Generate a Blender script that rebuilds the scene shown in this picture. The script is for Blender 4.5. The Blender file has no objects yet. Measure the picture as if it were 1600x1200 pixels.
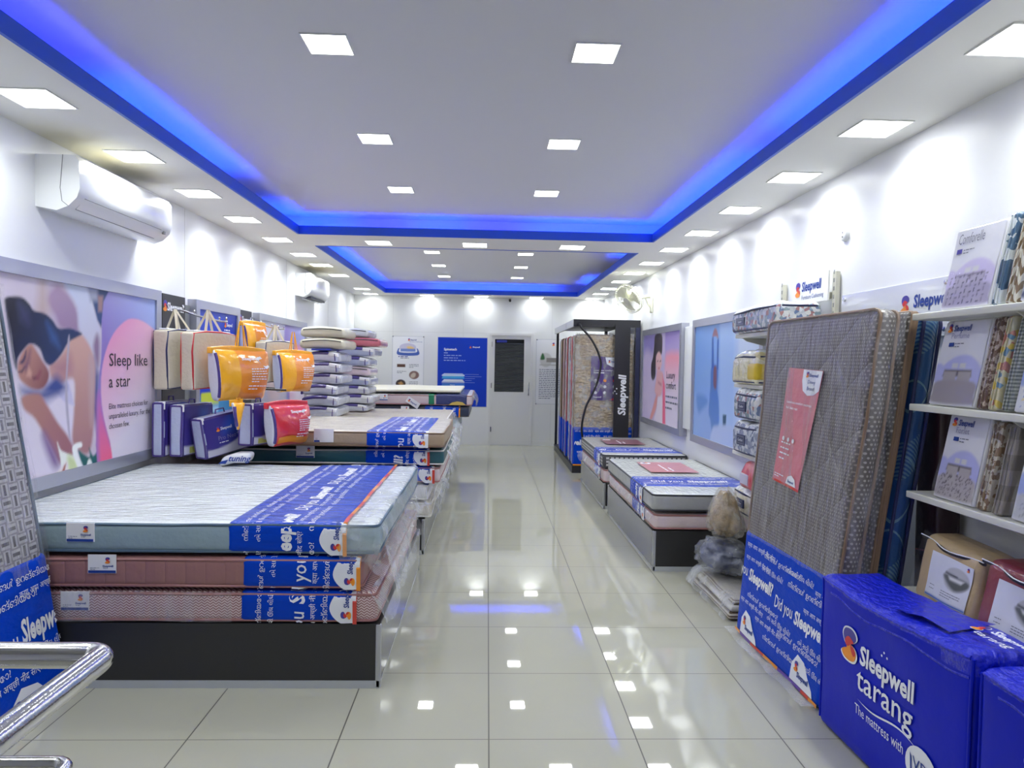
import bpy, bmesh, math, random
import numpy as np
from mathutils import Vector, Matrix, Euler, noise
random.seed(7)
D = bpy.data
COL = bpy.context.scene.collection
SC = bpy.context.scene
PI = math.pi

# ------------------------------------------------------------------ camera
cam = D.cameras.new('camera')
cam.sensor_fit = 'HORIZONTAL'
cam.sensor_width = 36.0
cam.lens = 1094.0 / 1600.0 * 36.0
cam.clip_start = 0.02
cam_o = D.objects.new('camera', cam)
COL.objects.link(cam_o)
YAW, PITCH, ROLL, EYE = 0.0354800332, -0.0309522274, 0.0175293022, 1.522
_f = Vector((math.sin(YAW) * math.cos(PITCH), math.cos(YAW) * math.cos(PITCH), math.sin(PITCH)))
_r = Vector((math.cos(YAW), -math.sin(YAW), 0))
_u = _r.cross(_f)
_r2 = _r * math.cos(ROLL) + _u * math.sin(ROLL)
_u2 = _u * math.cos(ROLL) - _r * math.sin(ROLL)
cam_o.matrix_world = Matrix(((_r2.x, _u2.x, -_f.x, 0), (_r2.y, _u2.y, -_f.y, 0), (_r2.z, _u2.z, -_f.z, EYE), (0, 0, 0, 1)))
SC.camera = cam_o

# ------------------------------------------------------------------ world, exposure
w = D.worlds.new('world')
SC.world = w
w.use_nodes = True
w.node_tree.nodes['Background'].inputs[0].default_value = (0.75, 0.85, 1.0, 1)
w.node_tree.nodes['Background'].inputs[1].default_value = 0.3
SC.view_settings.view_transform = 'Standard'
SC.view_settings.look = 'None'
SC.view_settings.gamma = 1.0
SC.view_settings.use_curve_mapping = False
SC.view_settings.exposure = 0.13
LAMP_WATTS = 4.6          # each square ceiling panel
LED_STRENGTH = 50.0      # blue cove strips
SC.cycles.max_bounces = 10
SC.cycles.transparent_max_bounces = 16

# ------------------------------------------------------------------ materials
def lin(c):
    return tuple(((v / 255.0) / 12.92 if v / 255.0 <= 0.04045 else ((v / 255.0 + 0.055) / 1.055) ** 2.4) for v in c)

MATS = {}
def mat(name, rgb=(200, 200, 200), rough=0.5, metal=0.0, coat=0.0, bump=0.0, bscale=20.0, spec=0.5, alpha=1.0, trans=0.0,
        emit=None, estr=0.0, stretch=(1, 1, 1), cr=0.05, var=0.0, vscale=6.0, bdet=3.0, sheen=0.0):
    """principled surface; rgb is sRGB 0-255; bump is wrinkle noise, var is a slight natural colour variation"""
    if name in MATS:
        return MATS[name]
    m = D.materials.new(name)
    m.use_nodes = True
    nt = m.node_tree
    b = nt.nodes['Principled BSDF']
    c = lin(rgb)
    b.inputs['Base Color'].default_value = (*c, 1)
    b.inputs['Roughness'].default_value = rough
    b.inputs['Metallic'].default_value = metal
    b.inputs['Coat Weight'].default_value = coat
    b.inputs['Coat Roughness'].default_value = cr
    b.inputs['Specular IOR Level'].default_value = spec
    b.inputs['Alpha'].default_value = alpha
    b.inputs['Transmission Weight'].default_value = trans
    b.inputs['Sheen Weight'].default_value = sheen
    if emit:
        b.inputs['Emission Color'].default_value = (*emit, 1)
        b.inputs['Emission Strength'].default_value = estr
    if bump or var:
        tc = nt.nodes.new('ShaderNodeTexCoord')
        mp = nt.nodes.new('ShaderNodeMapping')
        mp.inputs['Scale'].default_value = stretch
        nt.links.new(tc.outputs['Object'], mp.inputs['Vector'])
    if bump:
        nz = nt.nodes.new('ShaderNodeTexNoise')
        nz.inputs['Scale'].default_value = bscale
        nz.inputs['Detail'].default_value = bdet
        nt.links.new(mp.outputs[0], nz.inputs['Vector'])
        bp = nt.nodes.new('ShaderNodeBump')
        bp.inputs['Strength'].default_value = min(bump, 1.0)
        bp.inputs['Distance'].default_value = 0.02 * max(1.0, bump)
        nt.links.new(nz.outputs['Fac'], bp.inputs['Height'])
        nt.links.new(bp.outputs[0], b.inputs['Normal'])
        nt.links.new(bp.outputs[0], b.inputs['Coat Normal'])
    if var:
        n2 = nt.nodes.new('ShaderNodeTexNoise')
        n2.inputs['Scale'].default_value = vscale
        nt.links.new(mp.outputs[0], n2.inputs['Vector'])
        mx = nt.nodes.new('ShaderNodeMix')
        mx.data_type = 'RGBA'
        mx.inputs['A'].default_value = (*[v * (1 - var) for v in c], 1)
        mx.inputs['B'].default_value = (*[min(1, v * (1 + var)) for v in c], 1)
        nt.links.new(n2.outputs['Fac'], mx.inputs['Factor'])
        nt.links.new(mx.outputs['Result'], b.inputs['Base Color'])
    MATS[name] = m
    return m

class NT:
    """tiny node-graph writer for patterned materials"""
    def __init__(s, m):
        s.nt = m.node_tree
        s.b = s.nt.nodes['Principled BSDF']
        tc = s.nt.nodes.new('ShaderNodeTexCoord')
        sp = s.nt.nodes.new('ShaderNodeSeparateXYZ')
        s.obj = tc.outputs['Object']
        s.uv = tc.outputs['UV']
        s.nt.links.new(s.obj, sp.inputs[0])
        s.x, s.y, s.z = sp.outputs
    def m(s, op, a, b=None, c=None):
        n = s.nt.nodes.new('ShaderNodeMath')
        n.operation = op
        for i, v in enumerate((a, b, c)):
            if v is None:
                continue
            if isinstance(v, (int, float)):
                n.inputs[i].default_value = v
            else:
                s.nt.links.new(v, n.inputs[i])
        return n.outputs[0]
    def mix(s, f, a, b):
        n = s.nt.nodes.new('ShaderNodeMix')
        n.data_type = 'RGBA'
        for k, v in (('Factor', f), ('A', a), ('B', b)):
            if isinstance(v, (int, float)):
                n.inputs[k].default_value = v
            elif isinstance(v, tuple):
                n.inputs[k].default_value = (*v, 1)
            else:
                s.nt.links.new(v, n.inputs[k])
        return n.outputs['Result']
    def noise(s, scale, vec=None, detail=2.0):
        n = s.nt.nodes.new('ShaderNodeTexNoise')
        n.inputs['Scale'].default_value = scale
        n.inputs['Detail'].default_value = detail
        s.nt.links.new(vec or s.obj, n.inputs['Vector'])
        return n.outputs['Fac']
    def voro(s, scale, feature='F1', out='Distance', vec=None):
        n = s.nt.nodes.new('ShaderNodeTexVoronoi')
        n.feature = feature
        n.inputs['Scale'].default_value = scale
        s.nt.links.new(vec or s.obj, n.inputs['Vector'])
        return n.outputs[out]
    def comb(s, x, y, z=0.0):
        n = s.nt.nodes.new('ShaderNodeCombineXYZ')
        for i, v in enumerate((x, y, z)):
            if isinstance(v, (int, float)):
                n.inputs[i].default_value = v
            else:
                s.nt.links.new(v, n.inputs[i])
        return n.outputs[0]
    def bump(s, h, strength=0.5, dist=0.01, coat=True, base=True):
        n = s.nt.nodes.new('ShaderNodeBump')
        n.inputs['Strength'].default_value = strength
        n.inputs['Distance'].default_value = dist
        s.nt.links.new(h, n.inputs['Height'])
        if base:
            s.nt.links.new(n.outputs[0], s.b.inputs['Normal'])
        if coat:
            s.nt.links.new(n.outputs[0], s.b.inputs['Coat Normal'])
    def color(s, c):
        s.nt.links.new(c, s.b.inputs['Base Color'])

# ------------------------------------------------------------------ mesh builder
class MB:
    def __init__(s):
        s.v, s.f, s.mi, s.mats = [], [], [], []
    def slot(s, m):
        if m not in s.mats:
            s.mats.append(m)
        return s.mats.index(m)
    def add(s, vs, fs, m=None, T=None):
        n = len(s.v)
        if T is not None:
            vs = [T @ Vector(p) for p in vs]
        s.v.extend([tuple(p) for p in vs])
        k = s.slot(m) if m else 0
        for f in fs:
            s.f.append(tuple(i + n for i in f))
            s.mi.append(k)
        return s
    def box(s, a, b, m=None, T=None):
        x0, x1 = sorted((a[0], b[0])); y0, y1 = sorted((a[1], b[1])); z0, z1 = sorted((a[2], b[2]))
        vs = [(x0, y0, z0), (x1, y0, z0), (x1, y1, z0), (x0, y1, z0), (x0, y0, z1), (x1, y0, z1), (x1, y1, z1), (x0, y1, z1)]
        fs = [(0, 3, 2, 1), (4, 5, 6, 7), (0, 1, 5, 4), (1, 2, 6, 5), (2, 3, 7, 6), (3, 0, 4, 7)]
        return s.add(vs, fs, m, T)
    def rbox(s, a, b, r=0.01, n=(1, 1, 1), m=None, fn=None, T=None, k=3, mfn=None):
        """rounded box from corner a to corner b; n = inner subdivisions per axis; fn bends each point"""
        lo = np.minimum(a, b); hi = np.maximum(a, b)
        c = (lo + hi) / 2; h = (hi - lo) / 2
        r = min(r, *(h * 0.999))
        ax = []
        for i in range(3):
            e = [h[i] - r + r * math.sin(t * PI / 2 / k) for t in range(k + 1)]
            # even steps on the sphere after projection
            e = [h[i] - r + r * t / k for t in range(k + 1)]
            inner = list(np.linspace(-(h[i] - r), h[i] - r, n[i] + 1))
            ax.append([-v for v in reversed(e)][:-1] + inner + e[1:])
        idx = {}; vs = []; fs = []
        def vid(p):
            key = (round(p[0], 6), round(p[1], 6), round(p[2], 6))
            if key not in idx:
                idx[key] = len(vs)
                q = np.array(p)
                inn = np.clip(q, -(h - r), h - r)
                d = q - inn
                l = np.linalg.norm(d)
                # cube-to-sphere
                if l > 1e-9:
                    mx = np.max(np.abs(d))
                    q = inn + d / l * mx if mx > 0 else q
                    t = np.abs(d) / r
                vs.append(tuple(q + c))
            return idx[key]
        for i in range(3):
            j, l = (i + 1) % 3, (i + 2) % 3
            for sgn in (-1, 1):
                A, B = ax[j], ax[l]
                for p in range(len(A) - 1):
                    for q in range(len(B) - 1):
                        co = []
                        for (u, v) in ((A[p], B[q]), (A[p + 1], B[q]), (A[p + 1], B[q + 1]), (A[p], B[q + 1])):
                            P = [0, 0, 0]; P[i] = sgn * h[i]; P[j] = u; P[l] = v
                            co.append(vid(P))
                        if sgn < 0:
                            co.reverse()
                        if len(set(co)) == 4:
                            fs.append(tuple(co))
        fm = [mfn(*[sum(vs[i][q] for i in f) / 4 for q in range(3)]) for f in fs] if mfn else None
        if fn:
            vs = [tuple(fn(*p)) for p in vs]
        s.add(vs, fs, m or (fm[0] if fm else None), T)
        if fm:
            s.mi[-len(fs):] = [s.slot(q) for q in fm]
        return s
    def tube(s, pts, r, m=None, seg=8, closed=False, caps=True, T=None):
        P = [Vector(p) for p in pts]
        n = len(P)
        R = r if isinstance(r, (list, tuple)) else [r] * n
        vs = []; fs = []
        up = Vector((0, 0, 1))
        prev = None
        for i in range(n):
            if closed:
                d = (P[(i + 1) % n] - P[i - 1])
            else:
                d = (P[min(i + 1, n - 1)] - P[max(i - 1, 0)])
            d.normalize()
            if prev is None:
                a = d.cross(up)
                if a.length < 1e-3:
                    a = d.cross(Vector((1, 0, 0)))
            else:
                a = prev - d * prev.dot(d)
                if a.length < 1e-6:
                    a = d.cross(up)
            a.normalize(); prev = a
            b = d.cross(a)
            for q in range(seg):
                t = 2 * PI * q / seg
                vs.append(P[i] + (a * math.cos(t) + b * math.sin(t)) * R[i])
        rng = n if closed else n - 1
        for i in range(rng):
            for q in range(seg):
                A = i * seg + q; B = i * seg + (q + 1) % seg
                C = ((i + 1) % n) * seg + (q + 1) % seg; E = ((i + 1) % n) * seg + q
                fs.append((A, E, C, B))
        if caps and not closed:
            fs.append(tuple(range(seg)))
            fs.append(tuple(reversed(range((n - 1) * seg, n * seg))))
        return s.add(vs, fs, m, T)
    def poly(s, pts, m=None, T=None):
        return s.add(pts, [tuple(range(len(pts)))], m, T)
    def prism(s, pts2, a, b, axis, m=None, T=None):
        """extrude 2-D outline along axis (0,1,2) from a to b"""
        def P(u, v, w):
            return {0: (w, u, v), 1: (u, w, v), 2: (u, v, w)}[axis]
        n = len(pts2)
        vs = [P(u, v, a) for u, v in pts2] + [P(u, v, b) for u, v in pts2]
        fs = [tuple(range(n)), tuple(reversed(range(n, 2 * n)))] + [(i, i + n, (i + 1) % n + n, (i + 1) % n) for i in range(n)]
        return s.add(vs, fs, m, T)
    def lathe(s, prof, m=None, seg=24, T=None):
        """profile of (r, z) turned about Z"""
        vs = []; fs = []
        for r, z in prof:
            for q in range(seg):
                t = 2 * PI * q / seg
                vs.append((r * math.cos(t), r * math.sin(t), z))
        for i in range(len(prof) - 1):
            for q in range(seg):
                fs.append((i * seg + q, i * seg + (q + 1) % seg, (i + 1) * seg + (q + 1) % seg, (i + 1) * seg + q))
        return s.add(vs, fs, m, T)
    def grid(s, fn, nu, nv, m=None):
        vs = [tuple(fn(i / nu, j / nv)) for j in range(nv + 1) for i in range(nu + 1)]
        fs = [(j * (nu + 1) + i, j * (nu + 1) + i + 1, (j + 1) * (nu + 1) + i + 1, (j + 1) * (nu + 1) + i) for j in range(nv) for i in range(nu)]
        return s.add(vs, fs, m)
    def build(s, name, m=None, parent=None, smooth=None, fix=True):
        me = D.meshes.new(name)
        vs = s.v
        if parent is not None:
            o = ORG.get(parent.name, Vector())
            vs = [(p[0] - o.x, p[1] - o.y, p[2] - o.z) for p in vs]
        me.from_pydata(vs, [], s.f)
        ms = s.mats if s.mats else [m]
        for k in ms:
            me.materials.append(k)
        if s.mats:
            me.polygons.foreach_set('material_index', s.mi)
        if fix:
            bm = bmesh.new(); bm.from_mesh(me)
            bmesh.ops.recalc_face_normals(bm, faces=bm.faces)
            bm.to_mesh(me); bm.free()
        if smooth:
            me.polygons.foreach_set('use_smooth', [True] * len(me.polygons))
            me.set_sharp_from_angle(angle=math.radians(smooth))
        me.update()
        ob = D.objects.new(name, me)
        COL.objects.link(ob)
        if parent is not None:
            ob.parent = parent
            ORG[ob.name] = ORG.get(parent.name, Vector())
        return ob

ORG = {}       # world origin of each thing, so its parts can be written in room coordinates
def tag(o, label=None, cat=None, group=None, kind=None):
    if label: o['label'] = label
    if cat: o['category'] = cat
    if group: o['group'] = group
    if kind: o['kind'] = kind
    return o
def thing(name, loc, label, cat, group=None):
    o = D.objects.new(name, None)
    o.empty_display_size = 0.05
    COL.objects.link(o)
    o.location = loc
    ORG[o.name] = Vector(loc)
    return tag(o, label, cat, group)
def kids(o):
    return list(o.children)
def copy_tree(o, parent=None, loc=None):
    c = o.copy(); COL.objects.link(c)
    c.parent = parent
    if loc is not None:
        c.location = loc
    for k in kids(o):
        copy_tree(k, c)
    return c
def struct(mb, name, m=None, smooth=None):
    return tag(mb.build(name, m, None, smooth), kind='structure')

# ------------------------------------------------------------------ lettering
_TX = {}
def text2d(body, bold=0.0, shear=0.0, res=2, spacing=1.0):
    key = (body, bold, shear, res, spacing)
    if key not in _TX:
        c = D.curves.new('lettering', 'FONT')
        c.body = body; c.size = 1.0; c.resolution_u = res; c.offset = bold; c.shear = shear
        c.space_character = spacing
        c.align_x = 'LEFT'; c.align_y = 'BOTTOM_BASELINE'
        o = D.objects.new('lettering', c); COL.objects.link(o)
        bpy.context.view_layer.update()
        me = D.meshes.new_from_object(o.evaluated_get(bpy.context.evaluated_depsgraph_get()))
        vs = [(v.co.x, v.co.y) for v in me.vertices]
        fs = [tuple(p.vertices) for p in me.polygons]
        D.objects.remove(o); D.curves.remove(c); D.meshes.remove(me)
        x0 = min(v[0] for v in vs); x1 = max(v[0] for v in vs)
        _TX[key] = ([(x - x0, y) for x, y in vs], fs, x1 - x0)
    return _TX[key]
class Face:
    """a drawing surface: maps (u, v, lift) in metres to the room"""
    def __init__(s, fn, res=None):
        s.fn = fn; s.res = res      # res: longest flat step allowed on a curved surface
    @staticmethod
    def plane(o, ex, ey, nrm=None):
        o, ex, ey = Vector(o), Vector(ex), Vector(ey)
        n = Vector(nrm) if nrm else ex.cross(ey)
        return Face(lambda u, v, l=0.0: o + ex * u + ey * v + n * l)
    def sub(s, u0, v0, ang=0.0):
        c, q = math.cos(ang), math.sin(ang)
        return Face(lambda u, v, l=0.0: s.fn(u0 + u * c - v * q, v0 + u * q + v * c, l), s.res)
def write(mb, face, body, u, v, size, m, bold=0.0, shear=0.0, width=None, lift=0.0015, clip=None, center=False, spacing=1.0, sx=1.0):
    vs, fs, wd = text2d(body, bold, shear, 2, spacing)
    k = size * sx
    if width:
        k = width / wd
    if center:
        u = u - wd * k / 2
    P = [(u + x * k, v + y * size) for x, y in vs]
    if clip:
        a, c, b, e = clip
        fs = [f for f in fs if all(a <= P[i][0] <= b and c <= P[i][1] <= e for i in f)]
        used = sorted({i for f in fs for i in f}); mp = {i: n for n, i in enumerate(used)}
        P = [P[i] for i in used]; fs = [tuple(mp[i] for i in f) for f in fs]
    if P:
        mb.add([face.fn(x, y, lift) for x, y in P], fs, m)
def smooth_poly(pts, n=5):
    out = []
    N = len(pts)
    for i in range(N):
        p0, p1, p2, p3 = pts[i - 1], pts[i], pts[(i + 1) % N], pts[(i + 2) % N]
        for t in range(n):
            t = t / n
            out.append(tuple(0.5 * (2 * p1[k] + (p2[k] - p0[k]) * t + (2 * p0[k] - 5 * p1[k] + 4 * p2[k] - p3[k]) * t * t + (3 * p1[k] - p0[k] - 3 * p2[k] + p3[k]) * t ** 3) for k in (0, 1)))
    return out
def shape(mb, face, pts, m, lift=0.001, smooth=False, n=5):
    """flat outline, triangulated, on a drawing surface"""
    if smooth:
        pts = smooth_poly(pts, n)
    from mathutils.geometry import tessellate_polygon
    tris = tessellate_polygon([[Vector((x, y, 0)) for x, y in pts]])
    if face.res:
        pts = list(pts); todo = [tuple(t) for t in tris]; tris = []; mid = {}
        def half(i, j):
            k = (min(i, j), max(i, j))
            if k not in mid:
                mid[k] = len(pts); pts.append(((pts[i][0] + pts[j][0]) / 2, (pts[i][1] + pts[j][1]) / 2))
            return mid[k]
        while todo:
            a, b, c = todo.pop()
            e = [(math.dist(pts[i], pts[j]), i, j, k) for i, j, k in ((a, b, c), (b, c, a), (c, a, b))]
            d, i, j, k = max(e)
            if d <= face.res: tris.append((a, b, c)); continue
            q = half(i, j); todo += [(i, q, k), (q, j, k)]
    mb.add([face.fn(x, y, lift) for x, y in pts], [tuple(t) for t in tris], m)
def ell(cx, cy, rx, ry, n=20):
    return [(cx + rx * math.cos(2 * PI * i / n), cy + ry * math.sin(2 * PI * i / n)) for i in range(n)]
def rect(a, b, c, d):
    return [(a, b), (c, b), (c, d), (a, d)]

INK_W = mat('white ink', (238, 240, 248), 0.45)
INK_B = mat('blue ink', (28, 62, 150), 0.45)
INK_K = mat('dark ink', (48, 44, 60), 0.5)
INK_G = mat('grey ink', (120, 122, 140), 0.5)
L_PUR = mat('logo violet', (70, 62, 160), 0.4)
L_RED = mat('logo red', (214, 52, 60), 0.4)
L_ORG = mat('logo orange', (245, 150, 40), 0.4)
def swirl(mb, face, u, v, h, lift=0.0015, rim=None):
    """the two-lobed S emblem, h tall, lower-left corner at u, v"""
    up = [(.62, .98), (.88, .90), (.96, .72), (.78, .58), (.55, .50), (.38, .42), (.22, .52), (.14, .72), (.28, .92)]
    lo = [(.38, .52), (.60, .50), (.84, .44), (.96, .26), (.84, .06), (.52, .00), (.20, .04), (.04, .18), (.20, .30), (.36, .36)]
    S = lambda q: [(u + x * h * 0.8, v + y * h) for x, y in q]
    if rim:
        G = lambda q: [(u + ((x - .5) * 1.16 + .5) * h * .8, v + ((y - .5) * 1.12 + .5) * h) for x, y in q]
        shape(mb, face, G(up), rim, lift * 0.6, True, 4); shape(mb, face, G(lo), rim, lift * 0.6, True, 4)
    shape(mb, face, S(up), L_PUR, lift, True, 4)
    shape(mb, face, S([(.30, .62), (.52, .72), (.80, .60), (.60, .50), (.42, .40), (.26, .48)]), L_RED, lift * 1.3, True, 4)
    shape(mb, face, S(lo), L_ORG, lift * 1.2, True, 4)
    shape(mb, face, S([(.60, .49), (.84, .43), (.93, .28), (.80, .20), (.66, .32)]), L_RED, lift * 1.6, True, 4)
def brand(mb, face, u, v, size, ink, emblem=True, lift=0.0015):
    if emblem:
        swirl(mb, face, u, v - size * 0.25, size * 1.35, lift)
        u += size * 1.25
    write(mb, face, 'Sleepwell', u, v, size, ink, bold=0.02, shear=0.12, lift=lift, sx=0.85)
def small_lines(mb, face, u, v, w, n, dy, h, m, lift=0.001, seed=1):
    """lines of print too fine to read in the photograph: short word-like dashes"""
    rg = random.Random(seed)
    for i in range(n):
        x = u; end = u + w * (1.0 if i < n - 1 else 0.55)
        while x < end - h:
            l = min(rg.uniform(1.5, 5) * h, end - x)
            shape(mb, face, rect(x, v - i * dy, x + l, v - i * dy + h), m, lift)
            x += l + h * 0.9

# ------------------------------------------------------------------ printed pictures (soft-edged colour fields on a fine grid)
PRINT = mat('printed picture', rough=0.4, coat=0.2, cr=0.1, spec=0.3)
_n = PRINT.node_tree.nodes.new('ShaderNodeAttribute'); _n.attribute_name = 'Col'
PRINT.node_tree.links.new(_n.outputs['Color'], PRINT.node_tree.nodes['Principled BSDF'].inputs['Base Color'])
def picture(name, face, W, H, base, shapes, nu, parent, u0=0.0, v0=0.0):
    """base: colour or (c00, c10, c01, c11) corner blend; shapes: (outline, colour, softness[, colour2, (ax, ay, bx, by)])"""
    nv = max(2, int(nu * H / W))
    U, V = np.meshgrid(np.linspace(0, W, nu + 1), np.linspace(0, H, nv + 1))
    P = np.stack([U.ravel(), V.ravel()], 1)
    if len(base) == 4:
        c = [np.array(lin(k)) for k in base]
        fu = (P[:, :1] / W); fv = (P[:, 1:] / H)
        C = (c[0] * (1 - fu) + c[1] * fu) * (1 - fv) + (c[2] * (1 - fu) + c[3] * fu) * fv
    else:
        C = np.tile(np.array(lin(base)), (len(P), 1))
    for sh in shapes:
        pts = np.array(smooth_poly(sh[0], 4) if len(sh[0]) > 4 else sh[0], float)
        col = np.array(lin(sh[1])); soft = sh[2]
        lo = pts.min(0) - soft * 2; hi = pts.max(0) + soft * 2
        sel = np.nonzero(((P >= lo) & (P <= hi)).all(1))[0]
        if not len(sel):
            continue
        Q = P[sel]
        ins = np.zeros(len(Q), bool); dist = np.full(len(Q), 9e9)
        for i in range(len(pts)):
            a, b = pts[i - 1], pts[i]
            cond = (a[1] > Q[:, 1]) != (b[1] > Q[:, 1])
            xi = (b[0] - a[0]) * (Q[:, 1] - a[1]) / (b[1] - a[1] + 1e-12) + a[0]
            ins ^= cond & (Q[:, 0] < xi)
            e = b - a; t = np.clip(((Q - a) @ e) / (e @ e + 1e-12), 0, 1)
            dist = np.minimum(dist, np.linalg.norm(Q - a - t[:, None] * e, axis=1))
        sd = np.where(ins, dist, -dist)
        al = np.clip(sd / max(soft, 1e-4) * 0.5 + 0.5, 0, 1)[:, None]
        if len(sh) > 3:
            c2 = np.array(lin(sh[3])); ax, ay, bx, by = sh[4]
            d = np.array([bx - ax, by - ay]); t = np.clip(((Q - [ax, ay]) @ d) / (d @ d), 0, 1)[:, None]
            cc = col * (1 - t) + c2 * t
        else:
            cc = col
        C[sel] = C[sel] * (1 - al) + cc * al
    mb = MB()
    mb.add([face.fn(u0 + p[0], v0 + p[1], 0.0) for p in P],
           [(j * (nu + 1) + i, j * (nu + 1) + i + 1, (j + 1) * (nu + 1) + i + 1, (j + 1) * (nu + 1) + i) for j in range(nv) for i in range(nu)], PRINT)
    o = mb.build(name, None, parent, fix=False)
    at = o.data.color_attributes.new('Col', 'FLOAT_COLOR', 'POINT')
    at.data.foreach_set('color', np.concatenate([C, np.ones((len(C), 1))], 1).astype(np.float32).ravel())
    return o
# ================================================================== THE ROOM
XL, XR, YB, YF, H, HC = -2.42, 2.12, 12.78, -1.6, 2.694, 2.89

# floor: glossy 60 cm vitrified tiles
FLOOR = mat('vitrified tile', (186, 184, 170), 0.03, spec=0.55)
g = NT(FLOOR)
fx = g.m('FRACT', g.m('DIVIDE', g.m('SUBTRACT', g.x, 0.03 - 6.0), 0.6))
fy = g.m('FRACT', g.m('DIVIDE', g.m('SUBTRACT', g.y, 2.78 - 6.0), 0.6))
ex = g.m('MINIMUM', fx, g.m('SUBTRACT', 1.0, fx))
ey = g.m('MINIMUM', fy, g.m('SUBTRACT', 1.0, fy))
jx = g.m('LESS_THAN', ex, 0.0045)
jy = g.m('LESS_THAN', ey, 0.0032)
joint = g.m('MAXIMUM', jx, jy)
cl = g.noise(1.3, None, 4)
base = g.mix(cl, lin((184, 183, 168)), lin((174, 173, 158)))
g.color(g.mix(joint, base, lin((92, 90, 84))))
g.nt.links.new(g.m('ADD', 0.025, g.m('MULTIPLY', joint, 0.5)), g.b.inputs['Roughness'])
struct(MB().box((XL - .1, YF - .1, -.1), (XR + .1, YB + .1, 0)), 'floor', FLOOR)

WALL = mat('white wall laminate', (236, 237, 240), 0.32, spec=0.35)
BACKW = mat('white back wall panel', (228, 229, 228), 0.35)
GAP = mat('panel joint', (204, 204, 204), 0.6)
struct(MB().box((XL - .1, YF, 0), (XL, YB, HC + .1)), 'wall_left', WALL)
struct(MB().box((XR, YF, 0), (XR + .1, YB, HC + .1)), 'wall_right', WALL)
struct(MB().box((XL - .1, YF - .1, 0), (XR + .1, YF, HC + .1)), 'wall_front', WALL)
DX0, DX1, DZ = 0.03, 0.83, 2.05           # door opening in the back wall
mb = MB()
mb.box((XL - .1, YB, 0), (DX0, YB + .1, HC + .1)); mb.box((DX1, YB, 0), (XR + .1, YB + .1, HC + .1)); mb.box((DX0, YB, DZ), (DX1, YB + .1, HC + .1))
struct(mb, 'wall_back', BACKW)
# joints between the wall panels: recessed strips seen as fine lines
mb = MB()
for x in (-1.72, -0.02 + .02 - .45, 1.17, 1.78):
    mb.box((x - .002, YB - .0015, 0.02), (x + .002, YB + .001, H))
mb.box((XL, YB - .0015, 2.04), (DX0, YB + .001, 2.044))
struct(mb, 'trim_1', GAP)
mb = MB()
for y in (1.9, 5.68, 8.5, 10.7):
    mb.box((XL - .001, y - .002, 0), (XL + .0015, y + .002, H))
struct(mb, 'trim_2', GAP)

# ceiling: dropped white border with two coves, raised grey-white panels above
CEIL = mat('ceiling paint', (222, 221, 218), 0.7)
g = NT(CEIL)   # soft yellow patches beside the air conditioners
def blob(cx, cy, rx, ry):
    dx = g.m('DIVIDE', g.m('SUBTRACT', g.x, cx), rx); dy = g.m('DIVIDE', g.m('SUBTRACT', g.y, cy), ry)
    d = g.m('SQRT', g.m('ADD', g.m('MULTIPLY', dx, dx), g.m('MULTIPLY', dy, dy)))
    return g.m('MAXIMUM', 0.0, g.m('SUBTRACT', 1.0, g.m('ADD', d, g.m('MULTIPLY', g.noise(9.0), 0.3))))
tint = g.m('MINIMUM', 1.0, g.m('ADD', blob(-2.28, 4.25, .4, .9), blob(-2.22, 9.2, .45, 1.3)))
g.color(g.mix(tint, lin((222, 221, 218)), lin((212, 200, 150))))
RAISED = mat('raised ceiling paint', (214, 214, 218), 0.75)
BLUE_F = mat('blue cove fascia', (36, 88, 205), 0.5)
C1 = (-1.79, 0.6, 1.555, 6.67)
C2 = (-1.79, 7.37, 1.555, 12.26)
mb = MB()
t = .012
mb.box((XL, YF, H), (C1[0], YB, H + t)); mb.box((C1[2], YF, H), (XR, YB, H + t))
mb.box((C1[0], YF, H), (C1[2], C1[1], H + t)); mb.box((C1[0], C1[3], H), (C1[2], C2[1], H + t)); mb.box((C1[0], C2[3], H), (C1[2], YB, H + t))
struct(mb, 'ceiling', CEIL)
mb = MB()
LEDGE = .2
for c in (C1, C2):
    mb.box((c[0] - LEDGE, c[1] - LEDGE, HC), (c[2] + LEDGE, c[3] + LEDGE, HC + .04))
    for a, b in (((c[0] - LEDGE - .02, c[1] - LEDGE, H + t), (c[0] - LEDGE, c[3] + LEDGE, HC)), ((c[2] + LEDGE, c[1] - LEDGE, H + t), (c[2] + LEDGE + .02, c[3] + LEDGE, HC)),
                 ((c[0] - LEDGE, c[1] - LEDGE - .02, H + t), (c[2] + LEDGE, c[1] - LEDGE, HC)), ((c[0] - LEDGE, c[3] + LEDGE, H + t), (c[2] + LEDGE, c[3] + LEDGE + .02, HC))):
        mb.box(a, b)
o = struct(mb, 'ceiling_raised', RAISED)
for i, c in enumerate((C1, C2)):
    mb = MB(); a = .014; z0, z1 = H - .004, H + .075
    e = .003
    mb.box((c[0] - a, c[1], z0), (c[0] + e, c[3] + a, z1)); mb.box((c[2] - e, c[1], z0), (c[2] + a, c[3] + a, z1))
    mb.box((c[0] - a, c[3] - e, z0), (c[2] + a, c[3] + a, z1)); mb.box((c[0] - a, c[1] - a, z0), (c[2] + a, c[1] + e, z1))
    struct(mb, 'trim_%d' % (3 + i), BLUE_F)

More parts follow.
